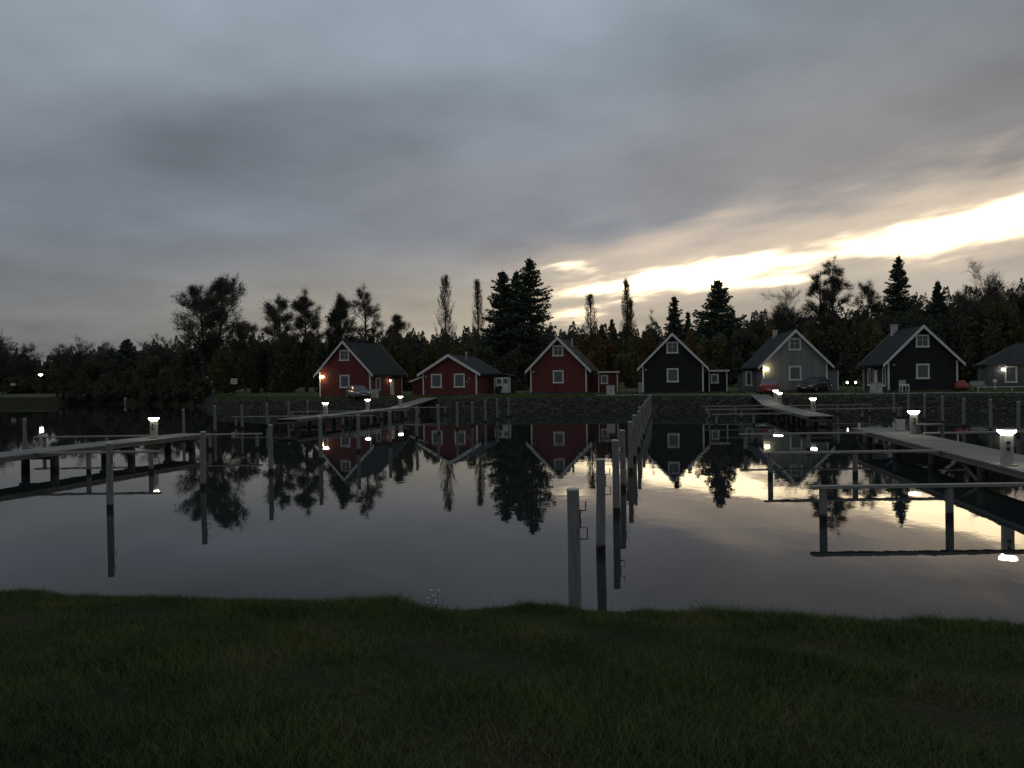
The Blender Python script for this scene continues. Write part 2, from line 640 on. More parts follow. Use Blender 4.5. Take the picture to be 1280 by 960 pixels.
SHORE = [(-900, 190), (-300, 165), (-110, 158), (-72, 150), (-55, 134), (-44, 120), (-38, 104), (-30, 95), (-20, 88.5), (-8, 86.5), (0, 85.5),
         (12, 83.5), (20, 79.5), (30, 75), (45, 71), (62, 66), (90, 57), (170, 40), (900, -40)]
sx_ = np.array([p[0] for p in SHORE], float)
sy_ = np.array([p[1] for p in SHORE], float)


def shore_y(x):
    return float(np.interp(x, sx_, sy_))


xs = np.unique(np.concatenate([np.linspace(-900, -140, 12), np.linspace(-140, 110, 250), np.linspace(110, 900, 14)]))
PROF = [(-1.6, -.7), (-.1, -.03), (.8, .42), (1.9, 1.0), (2.6, 1.28), (3.6, 1.40), (6, 1.52), (10, 1.65), (22, 1.7), (45, 1.8), (90, 2.0), (240, 2.6), (900, 4), (3200, 6)]


def ground_z(x, y):
    d = y - shore_y(x)
    return float(np.interp(d, [p[0] for p in PROF], [p[1] for p in PROF]))


gv, gf = [], []
for i, (dy_, z_) in enumerate(PROF):
    for x in xs:
        j = 0.0
        if 0 < i < 8:
            j = .10 * math.sin(x * 1.7 + i) * math.cos(x * .63 - i * 2)
        gv.append((x, shore_y(x) + dy_ + j, z_ + j * .5))
nx = len(xs)
for i in range(len(PROF) - 1):
    for k in range(nx - 1):
        gf.append((i * nx + k, i * nx + k + 1, (i + 1) * nx + k + 1, (i + 1) * nx + k))
g = MB()
g.v, g.f = gv, gf[4 * (nx - 1):]
tag(g.build('far_ground', 'far_grass', smooth=True), kind='structure')
g = MB()
g.v, g.f = gv[:5 * nx], gf[:4 * (nx - 1)]
tag(g.build('bank_slope', 'near_soil', smooth=True), kind='structure')


# gravel path along the top of the bank (a sheet just above the ground)
def strip(name, pts, width, mat, dz=.012):
    b = MB()
    vs = []
    for i, (x, y) in enumerate(pts):
        a = Vector(pts[max(i - 1, 0)])
        c = Vector(pts[min(i + 1, len(pts) - 1)])
        t = (c - a).normalized()
        n = Vector((-t.y, t.x))
        for s in (-.5, .5):
            q = Vector((x, y)) + n * width * s
            vs.append((q.x, q.y, ground_z(q.x, q.y) + dz + .03))
    b.add(vs, [(2 * i, 2 * i + 2, 2 * i + 3, 2 * i + 1)[::-1] for i in range(len(pts) - 1)])
    return tag(b.build(name, mat), kind='structure')


strip('bank_path', [(x, shore_y(x) + 5.0 + .25 * math.sin(x * .5)) for x in np.arange(9, 100, 1.5)], 1.5, 'path')
strip('shed_path', [(-6.5 + .55 * t, shore_y(-6.5) + 4.2 + .75 * t) for t in range(0, 10)], 1.1, 'path')
strip('cottage_path', [(-17 + .5 * t, shore_y(-16) + 3.6 + .62 * t) for t in range(0, 9)], .9, 'path')


# riprap stones on the bank: countless
def rock_verts(rad, rg):
    t = (1 + 5 ** .5) / 2
    v = np.array([(-1, t, 0), (1, t, 0), (-1, -t, 0), (1, -t, 0), (0, -1, t), (0, 1, t), (0, -1, -t), (0, 1, -t),
                  (t, 0, -1), (t, 0, 1), (-t, 0, -1), (-t, 0, 1)], float)
    v /= np.linalg.norm(v[0])
    v *= rg.uniform(.72, 1.15, (12, 1))
    v *= rg.uniform(.65, 1.15, (1, 3)) * np.array([1.1, 1.0, .7])
    a = rg.uniform(0, 6.28)
    m = np.array([[math.cos(a), -math.sin(a), 0], [math.sin(a), math.cos(a), 0], [0, 0, 1]])
    return v @ m.T * rad


ICOF = np.array([(0, 11, 5), (0, 5, 1), (0, 1, 7), (0, 7, 10), (0, 10, 11), (1, 5, 9), (5, 11, 4), (11, 10, 2), (10, 7, 6), (7, 1, 8),
                 (3, 9, 4), (3, 4, 2), (3, 2, 6), (3, 6, 8), (3, 8, 9), (4, 9, 5), (2, 4, 11), (6, 2, 10), (8, 6, 7), (9, 8, 1)])
tri = []
for i in range(9000):
    x = rng.uniform(-46, 75)
    d = rng.uniform(-.3, 2.9)
    y = shore_y(x) + d
    z = float(np.interp(d, [p[0] for p in PROF], [p[1] for p in PROF]))
    v = rock_verts(rng.uniform(.07, .21), rng) + np.array([x, y, z])
    tri.append(v[ICOF].reshape(-1, 3))
o = npmesh('riprap_stones', np.concatenate(tri), 3, 'rock')
tag(o, 'band of dark rough stones lining the far bank', 'stones', kind='stuff')


# low grass fringe on far bank: countless blades
def blades(name, px, py, pz, h, wd, lean, mat, rg):
    n = len(px)
    a = rg.uniform(0, 2 * np.pi, n)
    dx, dy = np.cos(a), np.sin(a)
    la = rg.uniform(0, 2 * np.pi, n)
    lx, ly = np.cos(la) * lean * h, np.sin(la) * lean * h
    P = np.stack([px, py, pz], 1)
    D = np.stack([dx * wd / 2, dy * wd / 2, np.zeros(n)], 1)
    Mid = P + np.stack([lx * .35, ly * .35, h * .6], 1)
    T = P + np.stack([lx, ly, h], 1)
    v = np.empty((n, 5, 3))
    v[:, 0] = P - D
    v[:, 1] = P + D
    v[:, 2] = Mid + D * .7
    v[:, 3] = T
    v[:, 4] = Mid - D * .7
    idx = (np.arange(n, dtype=np.int32)[:, None] * 5 + np.array([0, 1, 2, 0, 2, 4, 4, 2, 3], np.int32)).ravel()
    me = bpy.data.meshes.new(name)
    me.vertices.add(n * 5)
    me.vertices.foreach_set('co', v.astype(np.float32).ravel())
    me.loops.add(n * 9)
    me.loops.foreach_set('vertex_index', idx)
    me.polygons.add(n * 3)
    me.polygons.foreach_set('loop_start', np.arange(0, n * 9, 3, dtype=np.int32))
    me.polygons.foreach_set('loop_total', np.full(n * 3, 3, np.int32))
    me.update(calc_edges=True)
    return link(name, me, mat)


n = 26000
fx = rng.uniform(-48, 75, n)
fd = 2.4 + rng.exponential(3.0, n)
fy = np.interp(fx, sx_, sy_) + fd
fz = np.interp(fd, [p[0] for p in PROF], [p[1] for p in PROF])
onpath = (np.abs(fd - 5.0) < .9) & (fx > 9)
keep = ~onpath
o = blades('bank_grass', fx[keep], fy[keep], fz[keep] - .02, rng.uniform(.06, .24, n)[keep], .06, .5, 'blade', rng)
tag(o, 'short rough grass along the top of the far bank', 'grass', kind='stuff')

# ------------------------------------------------------------------ near bank
EDGE = [(-14, 11.4), (-6.3, 9.9), (0, 8.9), (5, 8.0), (9, 7.4), (16, 6.6)]


def edge_y(x):
    return np.interp(x, [p[0] for p in EDGE], [p[1] for p in EDGE]) + .05 * np.sin(x * 1.9) + .04 * np.sin(x * 4.3 + 1)


def near_z(x, y):
    d = edge_y(x) - y
    z = np.interp(d, [-2.2, -.5, 0, .8, 2.2, 4.6, 7, 12, 60], [-.6, .3, .83, .95, 1.10, 1.44, 1.66, 1.72, 1.8])
    return z + .02 * np.sin(x * 2.3 + y * 1.1) * np.cos(y * 1.7 - x * .6) + .012 * np.sin(x * 5.1) * np.sin(y * 4.7)


nxs, ds = np.linspace(-15, 15, 150), np.concatenate([np.linspace(-2.2, 9, 75), np.linspace(9.5, 40, 16)])
gm = MB()
for d in ds:
    for x in nxs:
        y = float(edge_y(x)) - d
        gm.v.append((x, y, float(near_z(x, y))))
k = len(nxs)
for i in range(len(ds) - 1):
    for j in range(k - 1):
        gm.f.append((i * k + j, i * k + j + 1, (i + 1) * k + j + 1, (i + 1) * k + j)[::-1])
tag(gm.build('near_bank', 'near_soil', smooth=True), kind='structure')

n = 520000
bx = rng.uniform(-8.5, 8.5, n)
bd = np.concatenate([rng.uniform(-.35, 6.6, n - 90000), rng.normal(.25, .35, 90000)])
by = edge_y(bx) - bd
ok = (by > 1.6) & (np.abs(bx) < by * .70 + .5)
bx, by, bd = bx[ok], by[ok], bd[ok]
bz = near_z(bx, by)
patch = np.sin(bx * 1.3 + 1.1 * np.sin(by * 1.7)) * np.cos(by * 1.1 + .8 * np.sin(bx * .9)) + .6 * np.sin(bx * 3.7 + by * 2.9)
hh = rng.gamma(6, .0085, len(bx)) * (1.0 + .5 * patch)
hh = np.clip(hh, .02, .15)
tuft = np.zeros(len(bx))
for tx, ty_, ta in ((-1.29, 0, .13), (1.35, 0, .07), (2.0, 0, .12), (.15, 0, .10), (-4.9, 0, .05), (3.3, 0, .06), (4.0, 0, .07), (.45, 0, .08), (2.25, .1, .08)):
    tuft += .75 * ta * np.exp(-((bx - tx) / .14) ** 2) * np.exp(-((bd - .1) / .25) ** 2)
hh = hh + tuft * rng.uniform(.2, 1.1, len(bx))
o = blades('grass', bx, by, bz - .01, hh, .0045, .85, 'blade', rng)
tag(o, 'rough dark grass on the near bank', 'grass', kind='stuff')
# thin dry stalks sticking out
ns = 240
stx = rng.uniform(-6, 6, ns)
std = np.abs(rng.normal(0, 2.0, ns))
sty = edge_y(stx) - std
o = blades('grass_stalks', stx, sty, near_z(stx, sty), rng.uniform(.12, .30, ns), .003, .5, 'blade', rng)
tag(o, 'thin dry stalks sticking out of the near grass', 'grass', kind='stuff')

# stones along the near edge
STN = [(1107, 762, .20, 'largest grey shore stone at the near water edge'),
       (1044, 764, .11, 'small round shore stone left of the largest shore stone'),
       (1245, 774, .13, 'flat pale shore stone at the right end of the near bank'),
       (1000, 762, .12, 'dark mossy shore stone right of the grass tuft'),
       (798, 757, .10, 'small shore stone right of the nearest mooring post'),
       (733, 753, .09, 'small shore stone at the foot of the nearest mooring post')]
for px_, py_, rr, lab in STN:
    x = (px_ - 640) / F0 * 8.4
    y = float(edge_y(x)) + .12
    b = MB()
    v = rock_verts(rr, rng)
    b.add(v, [tuple(t) for t in ICOF])
    so = b.build('shore_stone', 'rock', smooth=False)
    md = so.modifiers.new('sub', 'SUBSURF')
    md.levels = md.render_levels = 2
    so.location = (x, y, float(near_z(x, y)) + rr * .35)
    tag(so, lab, 'stone', 'stones along the near water edge')
# white flowering weed
fxp = (543 - 640) / F0 * 9.0
fyp = float(edge_y(fxp)) - .12
fl = empty('flowering_weed', (fxp, fyp, float(near_z(fxp, fyp))))
tag(fl, 'small weed with white blossoms at the near water edge', 'weed')
b, hd = MB(), MB()
for i in range(7):
    tx, ty_, tz = rnd.uniform(-.10, .12), rnd.uniform(-.06, .06), rnd.uniform(.10, .24)
    b.tube([(0, 0, 0), (tx * .4, ty_ * .4, tz * .6), (tx, ty_, tz)], [.003, .0025, .002], 4)
    hd.lathe([(.002, -.006), (.011, 0), (.013, .006), (.004, .011)], 7, (tx, ty_, tz))
b.build('stem', 'blade', fl)
hd.build('blossom', 'flower', fl, smooth=True)


# ------------------------------------------------------------------ mooring posts
def post_proto():
    e = empty('mooring_post', (0, 0, 0))
    b = MB()
    b.tube([(0, 0, -.8), (0, 0, .4), (.004, 0, 1.2), (0, 0, 1.765)], [.092, .09, .086, .083], 14)
    b.build('shaft', 'post', e, smooth=False)
    c = MB()
    c.lathe([(.087, 1.765), (.089, 1.772), (.086, 1.79), (.03, 1.80)], 14)
    c.build('cap', 'post_cap', e)
    h = MB()
    h.tube([(.08, 0, 1.50), (.175, 0, 1.50), (.175, 0, 1.62)], [.009] * 3, 6)
    h.tube([(.08, 0, 1.40), (.10, 0, 1.40), (.10, 0, 1.27), (.19, 0, 1.27), (.19, 0, 1.12), (.08, 0, 1.12)], [.009] * 6, 6)
    h.tube([(.08, 0, 1.40), (.09, 0, 1.40), (.10, 0, 1.47), (.10, 0, 1.50)], [.009] * 4, 6)
    h.build('mooring_hook', 'iron', e)
    return e


proto = post_proto()
first = [True]


def place_post(x, y, sc, label, group, lean=0.0):
    o = proto if first[0] else copy_tree(proto)
    first[0] = False
    o.location = (x, y, 0)
    o.scale = (1, 1, sc)
    o.rotation_euler = (lean * .6, lean, rnd.uniform(-.5, .5))
    tag(o, label, 'post', group)


def ordlab(i, n):
    return 'farthest' if i == n - 1 else ORD[i]


# middle row
for i in range(16):
    x, y = .86 + .815 * i, 11.2 + 4.45 * i
    place_post(x + rnd.uniform(-.05, .05), y, rnd.uniform(.985, 1.02), f'{ordlab(i, 16)} grey mooring post of the row up the middle of the water',
               'mooring posts in the middle row', rnd.uniform(-.018, .018))
# left row
for i in range(13):
    x, y = -10.7 + .865 * i, 22 + 4.25 * i
    place_post(x + rnd.uniform(-.06, .06), y, rnd.uniform(.97, 1.03), f'{ordlab(i, 13)} grey mooring post of the row between left pier and middle row',
               'mooring posts in the left row', rnd.uniform(-.018, .018))
# far left row behind the left pier
for i, (px_, D_) in enumerate(((30, 40), (229, 51), (268, 55.5), (302, 60), (333, 64), (360, 68.5), (384, 73))):
    place_post((px_ - 640) / F0 * D_, D_, rnd.uniform(.97, 1.03), f'{ordlab(i, 7)} mooring post of the row behind the left pier',
               'mooring posts behind the left pier', rnd.uniform(-.018, .018))
# right row behind the right pier
for i, (px_, D_) in enumerate(((1272, 43), (1238, 47), (1204, 51), (1178, 55.3), (1155, 59.6), (1135, 64), (1117, 68))):
    place_post((px_ - 640) / F0 * D_, D_, rnd.uniform(.97, 1.03), f'{ordlab(i, 7)} mooring post of the row behind the right pier',
               'mooring posts behind the right pier', rnd.uniform(-.018, .018))


# ------------------------------------------------------------------ piers
def pier(p0, p1, width, label, name='wooden_pier', ramp_to=None, pile_step=4.4, z=.8, phase=.4):
    p0, p1 = Vector((*p0, 0)), Vector((*p1, 0))
    d = p1 - p0
    L = d.length
    e = empty(name, (p0.x, p0.y, 0), -math.atan2(d.x, d.y))
    tag(e, label, 'pier')
    hw = width / 2
    b = MB()
    b.bbox(-hw, hw, 0, L, z - .05, z)
    b.build('deck', 'deck', e)
    if ramp_to:
        Lr, zr = ramp_to
        m = MB()
        m.add([(-hw, L + .005, z - .05), (hw, L + .005, z - .05), (hw, L + Lr, zr - .05), (-hw, L + Lr, zr - .05),
               (-hw, L + .005, z), (hw, L + .005, z), (hw, L + Lr, zr), (-hw, L + Lr, zr)],
              [(3, 2, 1, 0), (4, 5, 6, 7), (0, 1, 5, 4), (1, 2, 6, 5), (2, 3, 7, 6), (3, 0, 4, 7)])
        m.build('gangway', 'deck', e)
    for s in (-1, 1):
        m = MB()
        m.bbox(s * (hw - .10) - .07, s * (hw - .10) + .07, .06, L - .06, z - .20, z - .052)
        m.build('edge_beam', 'beam', e)
    y = phase
    while y < L:
        for s in (-1, 1):
            m = MB()
            x = s * (hw - .27)
            m.tube([(x, y, -.9), (x, y, 0), (x, y, z - .052)], [.165, .16, .155], 12)
            m.build('pile', 'pile', e)
        m = MB()
        m.bbox(-hw + .18, hw - .18, y - .24, y - .17, z - .34, z - .205)
        m.build('cross_beam', 'beam', e)
        y += pile_step
    return e


def pier_pt(e, x, y):
    a = e.rotation_euler.z
    return Vector((e.location.x + x * math.cos(a) - y * math.sin(a), e.location.y + x * math.sin(a) + y * math.cos(a)))


PA = pier((-20.9, 22.5), (-16.2, 42.2), 1.9, 'weathered wooden pier at left with one lit pedestal', phase=1.4)
PB = pier((-15.6, 57), (-11.0, 79), 1.7, 'far left wooden pier carrying three lit pedestals', ramp_to=(10.5, 1.5))
PC = pier((12.65, 14.2), (17.0, 39.2), 1.85, 'wide wooden pier at right carrying two lit pedestals', phase=1.2)
PD = pier((18.95, 50.8), (22.4, 71), 1.7, 'far right wooden pier running up to the bank by the red car', ramp_to=(9.5, 1.55))
# braces and small fittings under and on the right pier
for y_ in (10.2, 19.0):
    m = MB()
    m.tube([(-.66, y_ + .2, .1), (-.66, y_ + 1.5, .55)], [.05, .05], 6)
    m.build('brace', 'beam', PC)
for y_, x_ in ((24.3, -.8), (24.5, .75), (21.8, .78)):
    m = MB()
    m.tube([(x_, y_, .8), (x_, y_, 1.08)], [.05, .05], 8)
    m.build('stub_post', 'post_cap', PC)
m = MB()
m.bbox(-.19, .19, -.13, .13, 0, .5)
o = m.build('meter_box', MAT['pedestal_lid'], None, bevel=.02)
q = pier_pt(PC, .62, 23.0)
o.location = (q.x, q.y, .804)
o.rotation_euler.z = PC.rotation_euler.z
tag(o, 'pale green grey box on the right pier just behind the farther pedestal', 'box')
m = MB()
m.bbox(-.55, .55, -.16, .16, .36, .41)
for s in (-1, 1):
    m.bbox(s * .48 - .04, s * .48 + .04, -.14, .14, 0, .358)
o = m.build('pier_bench', 'beam')
q = pier_pt(PC, 1.35, 20.6)
o.location = (q.x, q.y, .82)
tag(o, 'low pale wooden bench at the right edge of the right pier', 'bench')
o.location.x -= .25


# ------------------------------------------------------------------ mooring booms
def boom(xa, xb, D, label, posts, z=.82, wd=.2, tilt=0.0):
    "narrow finger from the pier at xb out to xa"
    e = empty('mooring_boom', (xa, D, 0), 0)
    tag(e, label, 'boom', 'mooring booms beside the piers')
    L = xb - xa
    s = 1 if L > 0 else -1
    e.rotation_euler.z = (0 if s > 0 else math.pi) + tilt
    L = abs(L)
    m = MB()
    m.bbox(0, L, -wd / 2, wd / 2, z - .075, z)
    m.build('walk_beam', 'boom', e, bevel=.01)
    for p in posts:
        m = MB()
        m.tube([(p, 0, -.8), (p, 0, 0), (p, 0, z - .077)], [.09, .088, .086], 12)
        m.build('support_post', 'post', e)
    return e


nm = 'narrow wooden boom'
boom(6.75, 12.5, 18.8, f'{nm} nearest to the viewer, left of the right pier', (.28, 3.15), z=.8)
boom(8.2, 14.35, 27.1, f'{nm} second from the viewer, left of the right pier', (.22, 3.0))
boom(9.9, 15.7, 36.1, f'{nm} third from the viewer, left of the right pier', (.25, 3.0))
boom(24.5, 17.5, 35.2, f'{nm} leaving the right side of the right pier by its farther pedestal', (.3, 3.2))
boom(22.0, 15.3, 24.0, f'{nm} leaving the right side of the right pier by its nearer pedestal', (.3, 3.2))
boom(16.4, 21.7, 71.2, f'{nm} farthest of the three left of the far right pier', (.3, 2.8))
boom(14.9, 20.2, 64.0, f'{nm} middle of the three left of the far right pier', (.3, 2.8))
boom(13.4, 18.7, 55.6, f'{nm} nearest of the three left of the far right pier', (.3, 2.8))
boom(29.2, 21.9, 62.0, f'{nm} right of the far right pier, nearer one', (.3, 3.0))
boom(30.5, 23.3, 70.0, f'{nm} right of the far right pier, farther one', (.3, 3.0))
boom(-6.1, -11.6, 79.0, f'{nm} farthest of the three right of the far left pier', (.3, 2.8))
boom(-9.0, -13.2, 72.0, f'{nm} middle of the three right of the far left pier', (.3, 2.4))
boom(-10.2, -14.9, 61.5, f'{nm} nearest of the three right of the far left pier', (.3, 2.4))
boom(-21.2, -15.6, 62.6, f'{nm} nearer one left of the far left pier', (.3, 2.8))
boom(-19.4, -13.7, 72.0, f'{nm} farther one left of the far left pier', (.3, 2.8))
boom(-12.5, -17.0, 41.3, f'{nm} at the far end of the left pier reaching right', (.25, 2.6))
boom(-13.3, -18.6, 31.2, f'{nm} right of the left pier beside its lit pedestal reflection', (.35, 2.7))
boom(-23.7, -17.6, 41.0, f'{nm} reaching left behind the left pier', (.5, 3.6))


# ------------------------------------------------------------------ service pedestals with lit heads
def pedestal_proto():
    e = empty('power_pedestal', (0, 0, 0))
    m = MB()
    m.bbox(-.135, .135, -.135, .135, .03, .83)
    m.build('column', 'pedestal', e, bevel=.02)
    m = MB()
    m.bbox(-.2, .2, -.2, .2, 0, .03)
    m.build('base_plate', 'pedestal_lid', e)
    m = MB()
    m.lathe([(.13, .832), (.17, .86), (.215, .90), (.235, .935), (.225, .955)], 20)
    m.build('lamp_head', 'lamp_white', e, smooth=True)
    m = MB()
    m.lathe([(.235, .957), (.23, .968), (.12, .985), (.01, .99)], 20)
    m.build('lid', 'pedestal_lid', e, smooth=True)
    for z in (.62, .45):
        m = MB()
        m.bbox(-.045, .045, -.16, -.136, z - .045, z + .045)
        m.build('socket', 'black_plastic', e, bevel=.008)
    return e


pp = pedestal_proto()
PED = [(pier_pt(PC, -.70, 8.2), .802, 'nearest lit pedestal, at the edge of the right pier', -.1),
       (pier_pt(PC, .62, 21.0), .802, 'lit pedestal on the farther half of the right pier', -.1),
       (pier_pt(PD, .6, 5.9), .802, 'lit pedestal near the water end of the far right pier', 0),
       (pier_pt(PD, .6, 21.0), .92, 'front one of two lit pedestals beside the red car', 0),
       (pier_pt(PD, .62, 23.6), 1.08, 'rear one of two lit pedestals beside the red car', 0),
       (pier_pt(PA, .35, 16.6), .802, 'lit pedestal on the left pier, leftmost in view', .2),
       (pier_pt(PB, .1, 6.2), .802, 'lit pedestal nearest the water end of the far left pier', 0),
       (pier_pt(PB, -.35, 15.9), .802, 'middle lit pedestal of the far left pier in front of silver car', 0),
       (pier_pt(PB, .1, 23.2), .90, 'lit pedestal where the far left pier meets the bank', 0)]
for i, (q, z, lab, rz) in enumerate(PED):
    o = pp if i == 0 else copy_tree(pp)
    o.location = (q.x, q.y, z)
    o.rotation_euler.z = rz + (PC if i < 5 else PA).rotation_euler.z
    tag(o, lab, 'lamp pedestal', 'lit service pedestals on the piers')


# ------------------------------------------------------------------ houses
def window_part(parent, cx, cz, w, h, y=0.0, axis='y', sgn=-1, cross=True, mat='white_paint', curtain_on=True):
    "window in the wall plane at local y (axis y) or local x (axis x); sgn = outward direction"
    def bx(m, u0, u1, z0, z1, o0, o1):
        a, b = sorted((y + sgn * o0, y + sgn * o1))
        if axis == 'y':
            m.bbox(u0, u1, a, b, z0, z1)
        else:
            m.bbox(a, b, u0, u1, z0, z1)
    m = MB()
    t = .15
    w2, h2 = w / 2, h / 2
    bx(m, cx - w2 - t, cx - w2, cz - h2, cz + h2, .003, .06)
    bx(m, cx + w2, cx + w2 + t, cz - h2, cz + h2, .003, .06)
    bx(m, cx - w2 - t, cx + w2 + t, cz + h2, cz + h2 + t, .003, .065)
    bx(m, cx - w2 - t - .04, cx + w2 + t + .04, cz - h2 - t - .02, cz - h2, .003, .085)
    f = m.build('window', mat, parent)
    if cross:
        m = MB()
        bx(m, cx - .014, cx + .014, cz - h2, cz + h2, .014, .03)
        bx(m, cx - w2, cx - .015, cz + h2 * .2, cz + h2 * .2 + .028, .014, .03)
        bx(m, cx + .015, cx + w2, cz + h2 * .2, cz + h2 * .2 + .028, .014, .03)
        m.build('glazing_bar', mat, f)
    m = MB()
    bx(m, cx - w2, cx + w2, cz - h2, cz + h2, .003, .012)
    m.build('pane', 'glass', f)
    if curtain_on:
        pass
    return f


def wall_lamp(parent, x, z, y=0.0, mat=None, r=.12):
    m = MB()
    m.bbox(x - .05, x + .05, y - .16, y - .003, z + .02, z + .08)
    l = m.build('wall_lamp', 'metal_flue', parent)
    m = MB()
    m.lathe([(.02, .09), (r * .7, .05), (r, -.03), (r * .85, -.11), (r * .3, -.16)][::-1], 12, (x, y - .2, z))
    m.build('lamp_globe', mat or 'lamp_off', l, smooth=True)
    return l


def house(loc, yaw, w, L, zw, zr, wallm, label, roofm='roof_dark', oh=.55, front=.45, wins=(), name='wooden_house', bb=.26, trim='white_paint'):
    e = empty(name, loc, -yaw)
    tag(e, label, 'house')
    hw = w / 2
    sl = (zr - zw) / hw
    m = MB()
    m.prism([(-hw, -.3), (hw, -.3), (hw, zw), (0, zr), (-hw, zw)], 0, L)
    m.build('wall', wallm, e)
    # roof: two slabs meeting at the ridge
    th = .20
    ze = zw - oh * sl
    m = MB()
    for s in (-1, 1):
        xo = s * (hw + oh)
        poly = [(0, zr + .02), (xo, ze + .02), (xo, ze + th), (0, zr + th)]
        if s > 0:
            poly = poly[::-1]
        m.prism(poly, -front, L + front)
    m.bbox(-.09, .09, -front - .01, L + front + .01, zr + th - .03, zr + th + .05)
    rf = m.build('roof', roofm, e)
    for yy in (-front - .035, L + front + .004):
        for s in (-1, 1):
            m = MB()
            xo = s * (hw + oh + .02)
            x0 = s * .001
            poly = [(x0, zr + th + .015), (xo, ze + th + .015 - .02 * sl), (xo, ze + th - bb * 1.15), (x0, zr + th - bb * 1.3)]
            if s > 0:
                poly = poly[::-1]
            m.prism(poly, yy, yy + .03)
            m.build('barge_board', trim, e)
    for sx, sy in ((-1, 0), (1, 0), (-1, 1), (1, 1)):
        m = MB()
        yq = -.03 if sy == 0 else L - .09
        xq = sx * hw
        m.bbox(min(xq - sx * .13, xq + sx * .03), max(xq - sx * .13, xq + sx * .03), yq, yq + .12, 0, zw - .02)
        m.build('corner_board', trim, e)
    for k in wins:
        window_part(e, *k)
    m = MB()
    m.bbox(-hw - .02, hw + .02, -.05, L + .05, -.3, .16)
    m.build('plinth', 'rock', e)
    return e, rf


WU, WD_ = (0, 4.95, .95, .95), (0, 1.95, .95, 1.2, 0.0, 'y', -1, False)


def hloc(px, D, py=None):
    x = (px - 640) / F0 * D
    return (x, D, ground_z(x, D) - .02)


def side_windows(e, hw, s, ys, z=1.55, w=.8, h=1.3):
    for y in ys:
        window_part(e, y, z, w, h, s * hw, 'x', s, False)


def chimney(rf, x, y, z0, z1, s=.6, mat='chimney'):
    m = MB()
    m.bbox(x - s / 2, x + s / 2, y - s / 2, y + s / 2, z0, z1)
    m.bbox(x - s / 2 - .06, x + s / 2 + .06, y - s / 2 - .06, y + s / 2 + .06, z1 + .003, z1 + .1)
    m.build('chimney', mat, rf)


def annex(parent, x0, x1, y0, y1, h, wallm, slope=.25, win=True, trim='white_paint', left=False):
    m = MB()
    m.bbox(x0, x1, y0, y1, -.3, h)
    a = m.build('annex', wallm, parent)
    m = MB()
    m.bbox(x0 - .02, x1 + .25, y0 - .25, y1 + .2, h + .003, h + .16)
    m.build('annex_roof', 'roof_dark', a)
    m = MB()
    m.bbox(x0 - .03, x1 + .27, y0 - .28, y0 - .252, h - .02, h + .17)
    m.build('fascia', trim, a)
    for x in (x0 + .06, x1 - .04):
        m = MB()
        m.bbox(x - .06, x + .07, y0 - .03, y0 - .003, 0, h - .03)
        m.build('corner_board', trim, a)
    if win:
        window_part(a, x0 + (x1 - x0) * .28 + .1, h * .66, .55, .75, y0 - .0, 'y', -1, False)
    return a


# house 1: red, turned, lamp lit
D1 = 95.5
h1, r1 = house(hloc(431, D1), R(17), 6.5, 8.6, 3.05, 6.45, 'red_boards', 'tall red gabled house with a glowing lamp at its left eave, behind silver car',
               wins=(WU, WD_))
h1.location.z -= .1
wall_lamp(h1, -2.85, 2.55, 0, 'lamp_warm', .25)
side_windows(h1, 3.25, 1, (1.9,), 1.6, .8, 1.2)
m = MB()
m.bbox(3.253, 3.33, 5.2, 6.15, .05, 2.15)
dr = m.build('door', 'white_paint', h1)
m = MB()
m.bbox(3.332, 3.36, 6.0, 6.06, 1.0, 1.12)
m.build('handle', 'iron', dr)
m = MB()
m.bbox(3.255, 3.40, 4.75, 4.85, 2.0, 2.1)
l_ = m.build('wall_lamp', 'metal_flue', h1)
m = MB()
m.lathe([(.03, -.12), (.08, -.08), (.09, 0), (.03, .05)], 10, (3.48, 4.8, 2.02))
m.build('lamp_globe', 'lamp_warm', l_, smooth=True)

# house 2: low red
D2 = 95.5
h2, r2 = house(hloc(562, D2), R(15), 6.55, 8.4, 2.65, 4.62, 'red_boards', 'low wide red house with two front windows and a metal flue',
               wins=((-1.6, 1.75, 1.0, 1.3, 0.0, 'y', -1, False), (1.2, 1.75, 1.0, 1.3, 0.0, 'y', -1, False)))
h2.location.z -= .05
wall_lamp(h2, -2.8, 2.3)
m = MB()
m.tube([(1.0, 3.2, 3.6), (1.0, 3.2, 5.0)], [.1, .1], 10)
m.lathe([(.14, 5.0), (.14, 5.08), (.05, 5.14)], 10, (1.0, 3.2, 0))
m.build('chimney', 'metal_flue', r2)
side_windows(h2, 3.175, 1, (5.2,), 1.5, .9, 1.5)
m = MB()
m.prism([(-5.1, -.3), (-3.18, -.3), (-3.18, 2.35), (-5.1, 1.7)], 1.2, 5.0)
a_ = m.build('annex', 'red_boards', h2)
m = MB()
m.prism([(-5.35, 1.63), (-3.185, 2.36), (-3.185, 2.5), (-5.35, 1.78)], .95, 5.2)
m.build('annex_roof', 'roof_dark', a_)
m = MB()
m.prism([(-5.37, 1.58), (-3.185, 2.31), (-3.185, 2.49), (-5.37, 1.78)], .91, .945)
m.build('fascia', 'white_paint', a_)
# wall ornaments (two pale round plates on the right of the front)
for x, z in ((2.4, 1.95), (2.15, 1.6)):
    m = MB()
    m.tube([(x, -.004, z), (x, -.04, z)], [.09, .08], 10)
    m.build('wall_ornament', 'signwhite', h2)

